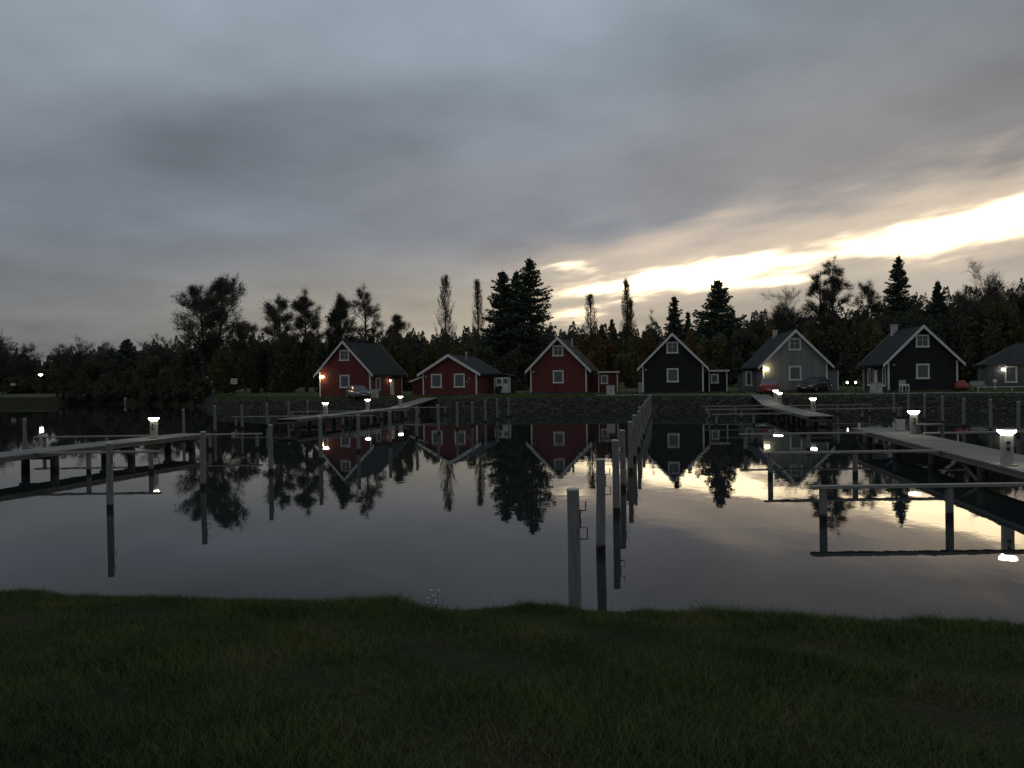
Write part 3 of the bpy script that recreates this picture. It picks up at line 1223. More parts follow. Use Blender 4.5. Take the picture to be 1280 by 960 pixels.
# house 3: tall red
D3 = 96
h3, r3 = house(hloc(698, D3), R(11.5), 6.55, 8.6, 3.0, 6.4, 'red_boards', 'tall red gabled house beside the dark spruces, unlit lamp, annex at right',
               wins=(WU, WD_), bb=.3)
wall_lamp(h3, -2.85, 2.6)
annex(h3, 4.3, 6.6, 3.2, 6.0, 2.35, 'red_boards')
m = MB()
m.bbox(3.28, 4.28, 3.8, 5.8, -.3, 2.2)
m.build('passage', 'red_boards', h3)
m = MB()
m.tube([(.9, 5.5, 5.5), (.9, 5.5, 6.6)], [.14, .14], 10)
m.build('chimney', 'metal_flue', r3)

# house 4: black with annex
D4 = 90
h4, r4 = house(hloc(841, D4), R(11), 6.5, 8.6, 3.05, 6.35, 'black_boards', 'tall black gabled house behind the end of the middle post row, annex at right',
               wins=(WU, WD_))
wall_lamp(h4, -2.85, 2.6)
annex(h4, 3.9, 5.9, 2.6, 5.4, 2.3, 'black_boards')
m = MB()
m.bbox(3.27, 3.88, 3.2, 5.2, -.3, 2.2)
m.build('passage', 'black_boards', h4)
m = MB()
m.bbox(-3.75, -3.3, 1.0, 1.5, -.1, 1.25)
o = m.build('wall_cabinet', 'cabinet', h4)

# house 5: grey, lamp lit
D5 = 86
h5, r5 = house(hloc(994, D5), R(5), 6.5, 8.6, 3.0, 6.3, 'grey_boards', 'pale grey gabled house with a bright round lamp beside the red car',
               wins=(WU, WD_))
wall_lamp(h5, -2.95, 2.45, 0, 'lamp_yellow', .25)
chimney(r5, -.4, 7.0, 5.6, 6.75, .42)
m = MB()
m.bbox(3.28, 5.0, 2.2, 5.6, -.3, 2.3)
a_ = m.build('annex', 'grey_boards', h5)
m = MB()
m.bbox(3.28, 5.3, 1.95, 5.8, 2.303, 2.47)
m.build('annex_roof', 'roof_dark', a_)
m = MB()
m.bbox(4.92, 5.02, 2.16, 2.195, 0, 2.28)
m.build('corner_board', 'white_paint', a_)
m = MB()
m.bbox(-4.6, -3.28, 4.0, 7.0, -.3, 2.3)
a_ = m.build('annex', 'grey_boards', h5)
m = MB()
m.bbox(-5.2, -3.28, 3.75, 7.2, 2.303, 2.47)
m.build('annex_roof', 'roof_dark', a_)
window_part(a_, -3.95, 1.45, .4, 1.3, 4.0, 'y', -1, False)

# house 6: black, chimney
D6 = 82
h6, r6 = house(hloc(1153.5, D6), R(8), 6.5, 8.6, 3.05, 6.35, 'black_boards', 'tall black gabled house with white chimney at the right, chair in front',
               wins=(WU, WD_))
wall_lamp(h6, -2.75, 2.65)
chimney(r6, -.45, 7.2, 5.6, 6.95, .55)
side_windows(h6, 3.25, -1, (1.2, 6.5), 1.45, .75, 1.6)
m = MB()
m.bbox(-3.33, -3.253, 3.4, 4.4, .05, 2.15)
dr = m.build('door', 'white_paint', h6)
m = MB()
m.bbox(-3.37, -3.332, 3.5, 3.56, 1.0, 1.12)
m.build('handle', 'iron', dr)
for y in (2.2, 5.6):
    m = MB()
    m.bbox(-4.15, -4.0, y - .075, y + .075, -.2, 2.35)
    m.build('porch_post', 'grey_boards', h6)
m = MB()
m.bbox(-4.3, -3.26, 2.0, 5.8, 2.352, 2.46)
m.build('porch_roof', 'roof_dark', h6)

# house 7: grey hip-roofed at the right margin
D7 = 85
e7 = empty('hip_roof_house', hloc(1232, D7), R(-24))
tag(e7, 'low grey house with hipped roof and two lit lamps at the right margin', 'house')
m = MB()
m.bbox(0, 11, 0, 7.5, -.3, 2.55)
m.build('wall', 'weathered_boards', e7)
m = MB()
m.add([(-.5, -.5, 2.5), (11.5, -.5, 2.5), (11.5, 8, 2.5), (-.5, 8, 2.5), (3.2, 3.75, 4.75), (8.3, 3.75, 4.75)],
      [(0, 1, 5, 4), (1, 2, 5), (2, 3, 4, 5), (3, 0, 4), (3, 2, 1, 0)])
r7 = m.build('roof', 'roof_grey', e7)
chimney(r7, 5.6, 3.75, 4.3, 5.2, .45)
window_part(e7, 2.25, 1.5, .8, 1.4, 0, 'y', -1, False)
window_part(e7, 5.5, 1.5, 1.1, 1.2, 0, 'y', -1, True)
wall_lamp(e7, 1.55, 2.05, 0, 'lamp_white', .11)
wall_lamp(e7, 4.15, 2.15, 0, 'lamp_warm', .10)

# garden shed with white doors
sx0, sD = (628 - 640) / F0 * 99, 99
sh = empty('garden_shed', (sx0, sD, ground_z(sx0, sD) + .1), R(-14))
tag(sh, 'small shed with white double doors between the two red houses', 'shed')
m = MB()
m.prism([(-1.0, -.2), (1.0, -.2), (1.0, 1.95), (0, 2.2), (-1.0, 1.95)], 0, 2.2)
m.build('wall', 'black_boards', sh)
m = MB()
for s in (-1, 1):
    p_ = [(0, 2.21), (s * 1.2, 1.93), (s * 1.2, 2.03), (0, 2.32)]
    m.prism(p_ if s < 0 else p_[::-1], -.2, 2.4)
m.build('roof', 'roof_dark', sh)
for s in (-1, 1):
    m = MB()
    m.bbox(min(s * .01, s * .78), max(s * .01, s * .78), -.05, -.003, 0, 1.85)
    d_ = m.build('door', 'white_paint', sh)
    m = MB()
    m.bbox(min(s * .14, s * .64), max(s * .14, s * .64), -.062, -.053, 1.1, 1.65)
    m.build('pane', 'glass', d_)
for x in (-.93, .93):
    m = MB()
    m.bbox(x - .07, x + .07, -.04, -.002, 0, 1.9)
    m.build('corner_board', 'white_paint', sh)


# ------------------------------------------------------------------ small things on the far bank
def cabinet(px, D, w, h, lab, rz=0.0):
    x = (px - 640) / F0 * D
    e = empty('utility_cabinet', (x, D, ground_z(x, D)), rz)
    tag(e, lab, 'cabinet', 'utility cabinets along the far bank')
    m = MB()
    m.bbox(-w / 2, w / 2, -.2, .2, -.05, h)
    m.build('case', 'cabinet', e, bevel=.015)
    m = MB()
    m.bbox(-w / 2 - .03, w / 2 + .03, -.23, .23, h + .003, h + .06)
    m.build('lid', 'pedestal_lid', e)
    m = MB()
    m.bbox(-.008, .008, -.208, -.202, .1, h - .08)
    m.bbox(w * .12, w * .18, -.22, -.202, h * .5, h * .6)
    m.build('door_seam', 'iron', e)


cabinet(468, 92, .85, 1.0, 'pale utility cabinet between silver car and red house side wall', R(-8))
cabinet(763, 89, .84, 1.05, 'pale utility cabinet in front of the red annex', 0)
cabinet(1095, 80, 1.05, .95, 'pale wide utility cabinet left of the black house with chimney', 0)


def simple_chair(px, D):
    x = (px - 640) / F0 * D
    e = empty('garden_chair', (x, D, ground_z(x, D) + .06), R(6))
    tag(e, 'white high-legged garden chair before the black house with chimney', 'chair')
    m = MB(); m.bbox(-.38, .38, -.28, .25, .52, .72); m.build('seat', 'white_paint', e, bevel=.02)
    m = MB(); m.bbox(-.37, .37, .252, .31, .70, 1.12); m.build('backrest', 'pedestal', e, bevel=.02)
    for sx in (-1, 1):
        for sy in (-.25, .21):
            m = MB(); m.bbox(sx * .33 - .04, sx * .33 + .04, sy - .035, sy + .035, -.05, .518); m.build('leg', 'white_paint', e)


simple_chair(1130, 80.3)
# red dome
x = (1201.5 - 640) / F0 * 80.5
b = MB()
pr = [(.64 * math.cos(t) ** .8, .78 * math.sin(t)) for t in np.linspace(0.02, 1.5, 9)]
b.lathe(pr, 20)
o = b.build('dome_cover', 'red_cover', smooth=True)
o.location = (x, 80.5, ground_z(x, 80.5) + .25)
tag(o, 'red rounded dome cover at the right corner of the black house', 'cover')
b = MB()
b.lathe([(.5, -.32), (.55, -.02)], 16)
st_ = b.build('stand', 'iron', o)
# bench right of it
x = (1223 - 640) / F0 * 83
e = empty('garden_bench', (x, 83, ground_z(x, 83)))
tag(e, 'slim pale garden bench right of the red dome', 'bench')
m = MB(); m.bbox(-.75, .75, -.2, .2, .42, .48); m.build('seat', 'cabinet', e)
m = MB(); m.bbox(-.75, .75, .21, .25, .5, .85); m.build('backrest', 'pedestal', e)
for s in (-1, 1):
    m = MB(); m.bbox(s * .65 - .04, s * .65 + .04, -.18, .18, -.05, .418); m.build('leg', 'cabinet', e)
# lantern post
x = (1243.5 - 640) / F0 * 82.5
e = empty('garden_lantern', (x, 82.5, ground_z(x, 82.5)))
tag(e, 'short pale garden lantern before the hip roofed house', 'lantern')
m = MB(); m.tube([(0, 0, -.05), (0, 0, .62)], [.09, .08], 10); m.build('post', 'cabinet', e)
m = MB(); m.lathe([(.10, .62), (.19, .70), (.19, .92), (.05, 1.02)], 10); m.build('lantern_head', 'signwhite', e)
# rail at right margin
e = empty('low_rail', ((1265 - 640) / F0 * 77.5, 77.5, ground_z((1265 - 640) / F0 * 77.5, 77.5)), R(-12))
tag(e, 'low white rail along the bank at the right margin', 'rail')
m = MB(); m.bbox(-3, 6, -.03, .03, .42, .48); m.build('rail', 'white_paint', e)
for xx in (-2.9, 0, 2.9, 5.9):
    m = MB(); m.bbox(xx - .04, xx + .04, -.04, .04, -.1, .418); m.build('rail_post', 'cabinet', e)
# two small globe lights on stakes
for i, (px_, lab) in enumerate(((1059, 'left one of two small white path lights right of the grey house'),
                                (1069.5, 'right one of two small white path lights right of the grey house'))):
    x = (px_ - 640) / F0 * 88
    e = empty('path_light', (x, 88, ground_z(x, 88)))
    tag(e, lab, 'path light', 'path lights right of the grey house')
    m = MB(); m.tube([(0, 0, -.05), (0, 0, .72)], [.03, .03], 8); m.build('stake', 'iron', e)
    m = MB(); m.lathe([(.03, .74), (.08, .79), (.10, .85), (.08, .91), (.02, .95)], 12); m.build('globe', 'lamp_white', e, smooth=True)
# sign on the left lawn
sp = ondepth(293, 497, 112)
e = empty('notice_sign', (sp.x, 112, ground_z(sp.x, 112)))
tag(e, 'white notice sign on a post on the left lawn', 'sign')
m = MB(); m.tube([(0, 0, -.1), (0, 0, 1.75)], [.05, .05], 8); m.build('post', 'iron', e)
for zz in (1.75, 2.02, 2.29):
    m = MB(); m.bbox(-.46, .46, -.085, -.055, zz - .10, zz + .10); m.build('panel', 'signwhite', e)
# street lamp, far left shore
x = (51 - 640) / F0 * 170
e = empty('street_lamp', (x, 170, ground_z(x, 170)))
tag(e, 'tall lit street lamp on the far left shore', 'street lamp')
m = MB(); m.tube([(0, 0, -.1), (0, 0, 3.2), (0, 0, 3.4)], [.09, .07, .05], 8); m.build('pole', 'iron', e)
m = MB(); m.lathe([(.10, 2.75), (.38, 2.95), (.42, 3.03), (.30, 3.08)], 12); m.build('lamp_head', 'lamp_white', e, smooth=True)
m = MB(); m.lathe([(.46, 3.085), (.40, 3.18), (.06, 3.28)], 12); m.build('lamp_cap', 'iron', e, smooth=True)
e.location.z += 1.05
x = (16.5 - 640) / F0 * 175
e = empty('notice_sign', (x, 175, ground_z(x, 175)))
tag(e, 'small pale sign at the left margin beyond the water', 'sign')
m = MB(); m.tube([(0, 0, -.1), (0, 0, 2.6)], [.05, .05], 8); m.build('post', 'iron', e)
m = MB(); m.bbox(-.5, .5, -.09, -.055, 1.85, 2.35); m.build('panel', 'cabinet', e)
x = (161.5 - 640) / F0 * 146
e = empty('shore_marker', (x, 144.5, ground_z(x, 144.5)))
tag(e, 'short pale marker post on the scrubby left shore', 'marker')
m = MB(); m.tube([(0, 0, -.3), (0, 0, .75)], [.16, .16], 10); m.build('post', 'pedestal_lid', e)
m = MB(); m.lathe([(.14, .75), (.26, .86), (.26, 1.25), (.08, 1.4)], 10); m.build('topmark', 'pedestal', e)
e.location.z += .35


# ------------------------------------------------------------------ cars (front faces local -y)
def car(loc, rz, paintm, label):
    e = empty('parked_car', loc, rz)
    tag(e, label, 'car')
    # rings along y: (y, half width, z low, z high)
    prof = [(-2.05, .62, .34, .60), (-1.98, .76, .24, .70), (-1.7, .83, .20, .80), (-1.0, .86, .18, .93), (-.55, .87, .18, .97),
            (.4, .88, .18, .97), (1.3, .87, .18, .99), (1.85, .83, .22, .99), (2.02, .78, .28, .92), (2.07, .70, .34, .70)]
    m = MB()
    N = 10
    for y, hw, a, b_ in prof:
        sec = [(-hw * .9, a), (-hw, a + .12), (-hw * 1.02, (a + b_) / 2), (-hw * .98, b_ - .08), (-hw * .86, b_), (hw * .86, b_), (hw * .98, b_ - .08), (hw * 1.02, (a + b_) / 2), (hw, a + .12), (hw * .9, a)]
        m.v += [(x, y, z) for x, z in sec]
    for i in range(len(prof) - 1):
        for k in range(N):
            k2 = (k + 1) % N
            m.f.append((i * N + k, (i + 1) * N + k, (i + 1) * N + k2, i * N + k2))
    m.f.append(tuple(range(N)))
    m.f.append(tuple((len(prof) - 1) * N + k for k in range(N))[::-1])
    body = m.build('body', paintm, e, smooth=True)
    # greenhouse
    ys = [(-.85, .95), (-.15, 1.42), (.9, 1.46), (1.75, 1.0)]
    def pt(i, s, t=1.0):
        y, z = ys[i]
        hw = .76 if z < 1.2 else .60
        return (s * hw * t, y, z)
    m = MB(); m.add([pt(0, -1), pt(0, 1), pt(1, 1), pt(1, -1)], [(0, 1, 2, 3)]); m.build('windscreen', 'car_glass', e)
    m = MB(); m.add([pt(3, 1), pt(3, -1), pt(2, -1), pt(2, 1)], [(0, 1, 2, 3)]); m.build('rear_window', 'car_glass', e)
    for s in (-1, 1):
        m = MB()
        vs = [pt(0, s), pt(1, s), pt(2, s), pt(3, s)]
        m.add(vs, [(0, 1, 2, 3) if s < 0 else (3, 2, 1, 0)])
        m.build('side_window', 'car_glass', e)
        m = MB()
        for a, b_ in ((0, 1), (3, 2)):
            p0, p1 = Vector(pt(a, s, 1.0)), Vector(pt(b_, s, 1.0))
            m.tube([p0, p1], [.045, .04], 6)
        my = (ys[1][0] + ys[2][0]) / 2
        m.tube([(s * .765, my, .97), (s * .605, my, 1.44)], [.04, .035], 6)
        m.build('pillar', paintm, e)
        m = MB(); m.box((s * .93, -.62, 1.0), (.16, .1, .12)); m.build('mirror', paintm, e, bevel=.02)
        for y in (-1.3, 1.3):
            m = MB()
            m.tube([(s * .70, y, .31), (s * .72, y, .31), (s * .88, y, .31), (s * .90, y, .31)], [.28, .31, .31, .28], 18)
            wv = m.build('wheel', 'tyre', e)
            m = MB()
            m.tube([(s * .885, y, .31), (s * .908, y, .31)], [.2, .17], 14)
            m.build('rim', 'rim', wv)
        m = MB(); m.box((s * .60, -1.96, .64), (.30, .14, .15)); m.build('headlight', 'headlight', e, bevel=.03)
        m = MB(); m.box((s * .66, 2.0, .80), (.22, .10, .20)); m.build('taillight', 'taillight', e, bevel=.03)
    m = MB()
    m.add([(-.62, -.17, 1.43), (.62, -.17, 1.43), (.62, .92, 1.47), (-.62, .92, 1.47), (-.52, .0, 1.49), (.52, .0, 1.49), (.52, .8, 1.52), (-.52, .8, 1.52)],
          [(4, 5, 6, 7), (0, 1, 5, 4), (1, 2, 6, 5), (2, 3, 7, 6), (3, 0, 4, 7), (3, 2, 1, 0)])
    m.build('roof', paintm, e, smooth=False)
    for y, s in ((-2.075, -1), (2.085, 1)):
        m = MB(); m.box((0, y, .48), (.5, .02, .11)); m.build('number_plate', 'plate', e)
    m = MB(); m.box((0, -2.05, .63), (.62, .05, .09)); m.build('grille', 'black_plastic', e)
    return e


def carloc(px, D):
    x = (px - 640) / F0 * D
    return (x, D, ground_z(x, D) + .02)


car(carloc(447.5, 92.2), R(28), 'car_silver', 'silver hatchback parked in front of the red house, front towards the water')
car(carloc(959, 82.5), R(180 - 10), 'car_red', 'red car parked before the grey house with its back towards the water')
car(carloc(1018, 84), R(-48), 'car_dark', 'dark car parked side-on at the right corner of the grey house')


# ------------------------------------------------------------------ vegetation
def quads(C, size, rg, aspect=1.0, flat=0.0):
    "random small faces centred at C (N,3)"
    n = len(C)
    a = rg.normal(size=(n, 3))
    a /= np.linalg.norm(a, axis=1, keepdims=True)
    b = rg.normal(size=(n, 3))
    b -= (a * b).sum(1, keepdims=True) * a
    b /= np.linalg.norm(b, axis=1, keepdims=True)
    s = (size * rg.uniform(.6, 1.4, n))[:, None] if np.isscalar(size) else (size * rg.uniform(.6, 1.4, n))[:, None]
    a, b = a * s * .5, b * s * .5 * aspect
    v = np.empty((n, 4, 3))
    v[:, 0] = C - a
    v[:, 1] = C + b * .8
    v[:, 2] = C + a
    v[:, 3] = C - b
    return v.reshape(-1, 3)


def strips(segs, rg):
    "thin crossed twigs from segments [(p,q,r0,r1)] as two crossed quads"
    if not segs:
        return np.zeros((0, 3))
    P = np.array([s[0] for s in segs]); Q = np.array([s[1] for s in segs])
    r0 = np.array([s[2] for s in segs])[:, None]; r1 = np.array([s[3] for s in segs])[:, None]
    d = Q - P
    ref = rg.normal(size=d.shape)
    u = np.cross(d, ref)
    u /= np.linalg.norm(u, axis=1, keepdims=True) + 1e-9
    w_ = np.cross(d, u)
    w_ /= np.linalg.norm(w_, axis=1, keepdims=True) + 1e-9
    out = []
    for k in (u, w_):
        v = np.empty((len(P), 4, 3))
        v[:, 0] = P - k * r0; v[:, 1] = P + k * r0; v[:, 2] = Q + k * r1; v[:, 3] = Q - k * r1
        out.append(v.reshape(-1, 3))
    return np.concatenate(out)


def treetag(e, label, cat='tree', group=None):
    tag(e, label, cat, group)


def broadleaf(px, top_py, halfw_px, D, label, seed, stems=1, leafy=.5, leafmat='leaf_green', crown_from=.35, upright=.5, dens=1.0,
              leaf=.26, name='broadleaf_tree', twigr=.022, clump=.55, group=None, lean=0.0, fork=False):
    top = ondepth(px, top_py, D)
    gz = ground_z(top.x, D)
    Ht = top.z - gz
    Rw = halfw_px / F0 * D
    rg = np.random.default_rng(seed)
    rr = random.Random(seed)
    e = empty(name, (top.x, D, gz))
    treetag(e, label, 'tree', group)
    tk = MB()
    segs, tips = [], []

    def grow(p, d, L, r, lev):
        n = 4 if lev < 2 else 3
        pts, rads = [p.copy()], [r]
        q = p.copy()
        for i in range(n):
            d = (d + Vector((rr.gauss(0, .13), rr.gauss(0, .13), rr.gauss(.03, .08)))).normalized()
            q = q + d * L / n
            pts.append(q.copy())
            rads.append(r * (1 - .62 * (i + 1) / n))
        if lev <= 1:
            tk.tube(pts, rads, 6 if lev == 0 else 5, False)
        else:
            for i in range(n):
                segs.append((tuple(pts[i]), tuple(pts[i + 1]), max(rads[i], twigr * .7), max(rads[i + 1], twigr * .5)))
        if lev >= 2:
            tips.extend(pts[1:])
        if lev >= 4 or L < .35:
            return
        nb = {1: 5, 2: 4, 3: 3}.get(lev, 3)
        nb = max(2, int(nb * dens + rr.random()))
        for k in range(nb):
            t = rr.uniform(.3, 1.0)
            i = min(int(t * n), n - 1)
            f = t * n - i
            s = pts[i].lerp(pts[i + 1], f)
            ax = Vector((rr.gauss(0, 1), rr.gauss(0, 1), rr.gauss(0, .6))).normalized()
            nd = (d + ax * rr.uniform(.5, .95)).normalized()
            nd.z += .12
            grow(s, nd.normalized(), L * rr.uniform(.42, .66), r * .5, lev + 1)

    for st in range(stems):
        off = Vector(((st - (stems - 1) / 2) * Rw * .32, rr.uniform(-.4, .4), 0))
        h = Ht * (1 if st == stems // 2 else rr.uniform(.86, .96)) * (.58 if fork else .93)
        r0 = .018 * Ht + .04
        pts, rads = [], []
        nseg = 9
        wob = Vector((0, 0, 0))
        for i in range(nseg + 1):
            t = i / nseg
            wob = wob + Vector((rr.gauss(0, .012), rr.gauss(0, .012), 0)) * Ht * .5
            pts.append(off * (1 + .8 * t) + wob * t + Vector((lean * Ht * t, 0, h * t)))
            rads.append(r0 * (1 - .88 * t) + .015)
        tk.tube(pts, rads, 8, False)
        nl = max(8, int((30 if fork else 24) * dens))
        for k in range(nl):
            t = crown_from + (1 - crown_from) * ((k + rr.random()) / nl)
            i = min(int(t * nseg), nseg - 1)
            s = pts[i].lerp(pts[i + 1], t * nseg - i)
            tt = (t - crown_from) / (1 - crown_from)
            env = math.sin(math.pi * min(1, max(0.0, .16 + .80 * tt))) ** .7
            an = rr.uniform(0, 6.283)
            el_ = rr.uniform(.1, .5) + upright * tt
            d = Vector((math.cos(an) * math.cos(el_), math.sin(an) * math.cos(el_), math.sin(el_)))
            L = Rw * env * rr.uniform(.55, .95) / stems ** .35
            if fork:
                el_ = rr.uniform(-.1, 1.35) * (.35 + .65 * tt)
                d = Vector((math.cos(an) * math.cos(el_), math.sin(an) * math.cos(el_), math.sin(el_)))
                zc, rz_ = Ht * .56, Ht * .43
                a2 = (d.x ** 2 + d.y ** 2) / Rw ** 2 + d.z ** 2 / rz_ ** 2
                b2 = (s.x * d.x + s.y * d.y) / Rw ** 2 + (s.z - zc) * d.z / rz_ ** 2
                c2_ = (s.x ** 2 + s.y ** 2) / Rw ** 2 + (s.z - zc) ** 2 / rz_ ** 2 - 1
                L = max(.8, (-b2 + math.sqrt(max(.01, b2 * b2 - a2 * c2_))) / a2) * rr.uniform(.62, .92)
            grow(s, d, L, rads[i] * .5, 1)
        grow(pts[-1], Vector((0, 0, 1)), Ht * .07, .04, 2)
    tk.build('trunk', 'bark', e, smooth=True)
    T = np.array([tuple(t) for t in tips])
    nt_ = 3
    A = np.repeat(T, nt_, 0)
    dirs = rg.normal(size=A.shape) * np.array([1, 1, .7]) + np.array([0, 0, .35])
    dirs /= np.linalg.norm(dirs, axis=1, keepdims=True)
    B = A + dirs * rg.uniform(.35, 1.0, (len(A), 1))
    u = np.cross(dirs, rg.normal(size=A.shape))
    u /= np.linalg.norm(u, axis=1, keepdims=True) + 1e-9
    tl = np.empty((len(A), 4, 3))
    tl[:, 0] = A - u * twigr * .5; tl[:, 1] = A + u * twigr * .5; tl[:, 2] = B + u * twigr * .25; tl[:, 3] = B - u * twigr * .25
    tw = np.concatenate([strips(segs, rg), tl.reshape(-1, 3)])
    parts = [tw]
    cr = npmesh('branches', tw, 4, 'twig', e)
    if leafy > 0:
        pick = rg.random(len(T)) < min(1, leafy)
        C = T[pick]
        rep = max(1, int(round(2.2 * leafy + .6)))
        C = np.repeat(C, rep, 0) + rg.normal(scale=clump * .5, size=(len(C) * rep, 3))
        # noise gaps: drop some clusters
        g_ = np.sin(C[:, 0] * 1.7 + seed) + np.sin(C[:, 1] * 1.9 + seed * 2) + np.sin(C[:, 2] * 1.8 + seed * 3)
        C = C[g_ > -1.1]
        npmesh('crown', quads(C, leaf * .72, rg, .6), 4, leafmat, e)
    return e


def spruce(px, top_py, halfw_px, D, label, seed, base_py=None, name='spruce', sparse=0.0, group=None, leafm='leaf_spruce'):
    top = ondepth(px, top_py, D)
    gz = ground_z(top.x, D)
    Ht = top.z - gz
    Rw = halfw_px / F0 * D * 1.45
    rg = np.random.default_rng(seed)
    rr = random.Random(seed)
    e = empty(name, (top.x, D, gz))
    treetag(e, label, 'tree', group)
    m = MB()
    m.tube([(0, 0, -.2), (0, 0, Ht * .5), (0, 0, Ht)], [.016 * Ht + .04, .009 * Ht + .03, .015], 7, False)
    m.build('trunk', 'bark', e, smooth=True)
    V = []
    segs = []
    nbr = int(Ht * 21)
    lob = [rr.uniform(0, 6.28) for _ in range(4)]
    for kk in range(nbr):
        t = .05 + .93 * ((kk + rr.random()) / nbr) ** 1.08
        z = Ht * t
        L0 = Rw * (1 - t) ** .74 * (1 if t > .12 else .8 + t)
        L0 = max(L0, .25)
        for k in range(1):
            if rr.random() < .04 + sparse * .30:
                continue
            an = rr.uniform(0, 6.283)
            L0 *= 1 + .16 * math.sin(an * 2 + lob[0] + t * 9) + .12 * math.sin(an * 3 + lob[1] - t * 17)
            L = L0 * rr.uniform(.55, 1.18)
            up = .35 * t + rr.gauss(-.12, .1)
            d = np.array([math.cos(an), math.sin(an), up])
            side = np.array([-math.sin(an), math.cos(an), 0])
            npt = max(5, int(L / .21))
            ts = np.linspace(.12, 1, npt)
            P = np.array([0, 0, z]) + d * (ts * L)[:, None]
            P[:, 2] += -.16 * L * ts + .22 * L * ts ** 3
            segs.append((tuple(P[0]), tuple(P[-1]), .03, .012))
            wdt = (.10 + .26 * L * np.sin(np.pi * np.clip(ts * .86 + .08, 0, 1)))
            C = np.repeat(P, 3, 0)
            lat = rg.uniform(-1, 1, len(C)) * np.repeat(wdt, 3)
            C = C + side * lat[:, None] + np.array([0, 0, -1]) * np.abs(rg.normal(0, .13, len(C)))[:, None]
            n_ = len(C)
            s = rg.uniform(.20, .40, n_)[:, None]
            a = d / np.linalg.norm(d) + rg.normal(0, .45, (n_, 3))
            a[:, 2] -= .25
            a /= np.linalg.norm(a, axis=1, keepdims=True)
            b = np.cross(a, rg.normal(size=(n_, 3)))
            b /= np.linalg.norm(b, axis=1, keepdims=True)
            q = np.empty((n_, 4, 3))
            q[:, 0] = C - a * s
            q[:, 1] = C + b * s * .45
            q[:, 2] = C + a * s
            q[:, 3] = C - b * s * .45
            V.append(q.reshape(-1, 3))
    tipz = np.linspace(Ht * .95, Ht * 1.0, 14)
    C = np.stack([rg.normal(0, .05, 14), rg.normal(0, .05, 14), tipz], 1)
    V.append(quads(C, .28, rg, .4))
    V.append(strips(segs, rg))
    npmesh('crown', np.concatenate(V), 4, leafm, e)
    return e


def poplar(px, top_py, halfw_px, D, label, seed, stems=1, group=None, leafy=.85):
    top = ondepth(px, top_py, D)
    gz = ground_z(top.x, D)
    Ht = top.z - gz
    Rw = halfw_px / F0 * D
    rg = np.random.default_rng(seed)
    rr = random.Random(seed)
    e = empty('poplar', (top.x, D, gz))
    treetag(e, label, 'tree', group)
    tk = MB()
    segs, tips = [], []
    for st in range(stems):
        ox = (st - (stems - 1) / 2) * Rw * .7
        h = Ht * (1 if st == 0 else .8)
        tk.tube([(ox, 0, -.2), (ox * .8, 0, h * .5), (0 if st == 0 else ox, 0, h)], [.35, .2, .03], 7, False)
        z = h * .18
        while z < h * .97:
            t = z / h
            an = rr.uniform(0, 6.283)
            env = Rw * 1.45 * min(1, 1.25 * (1 - t) ** .6) * (.55 + .45 * min(1, t * 2.5)) / stems ** .5
            rise = rr.uniform(.10, .17) * h
            rise = min(rise, (h - z) * .8 + .3)
            p = Vector((ox * (1 - .3 * t), 0, z))
            o1 = Vector((math.cos(an), math.sin(an), 0)) * env * rr.uniform(.5, 1)
            q1 = p + o1 * .65 + Vector((0, 0, rise * .45))
            q2 = p + o1 + Vector((0, 0, rise))
            segs.append((tuple(p), tuple(q1), .05, .035)); segs.append((tuple(q1), tuple(q2), .035, .018))
            for k in range(10):
                f = rr.uniform(.25, 1)
                s = p.lerp(q1, f * 2) if f < .5 else q1.lerp(q2, f * 2 - 1)
                d = Vector((rr.gauss(0, .35), rr.gauss(0, .35), 1)).normalized() * rr.uniform(.6, 1.5)
                segs.append((tuple(s), tuple(s + d), .022, .012))
                tips.append(s + d * .5); tips.append(s + d)
            z += rr.uniform(.12, .24)
    tk.build('trunk', 'bark', e, smooth=True)
    npmesh('branches', strips(segs, rg), 4, 'twig', e)
    T = np.array([tuple(t) for t in tips])
    C = T[rg.random(len(T)) < leafy]
    C = np.repeat(C, 2, 0) + rg.normal(scale=.15, size=(len(C) * 2, 3))
    npmesh('crown', quads(C, .24, rg, .6), 4, 'leaf_olive', e)
    return e


BUSH = {}


def bush_mesh(kind, mat, seed, leafsize=.30, n=5200):
    "unit bush: lobes of leaves with gaps, some bare shoots"
    rg = np.random.default_rng(seed)
    P = []
    nl = 16
    for k in range(nl):
        a = rg.uniform(0, 6.283)
        r = rg.uniform(.0, .75) ** .8
        z = rg.uniform(.12, .88)
        sh = math.sqrt(max(.05, 1 - (max(z - .35, 0) / .75) ** 2))
        c = np.array([math.cos(a) * r * sh, math.sin(a) * r * sh, z])
        rad = rg.uniform(.20, .36) * (1.1 - .5 * z)
        d = rg.normal(size=(n // nl, 3))
        d /= np.linalg.norm(d, axis=1, keepdims=True)
        P.append(c + d * rad * (rg.uniform(.25, 1, (n // nl, 1)) ** .5) * np.array([1, 1, .95]))
    P = np.concatenate(P)
    P = P[P[:, 2] > 0]
    return P


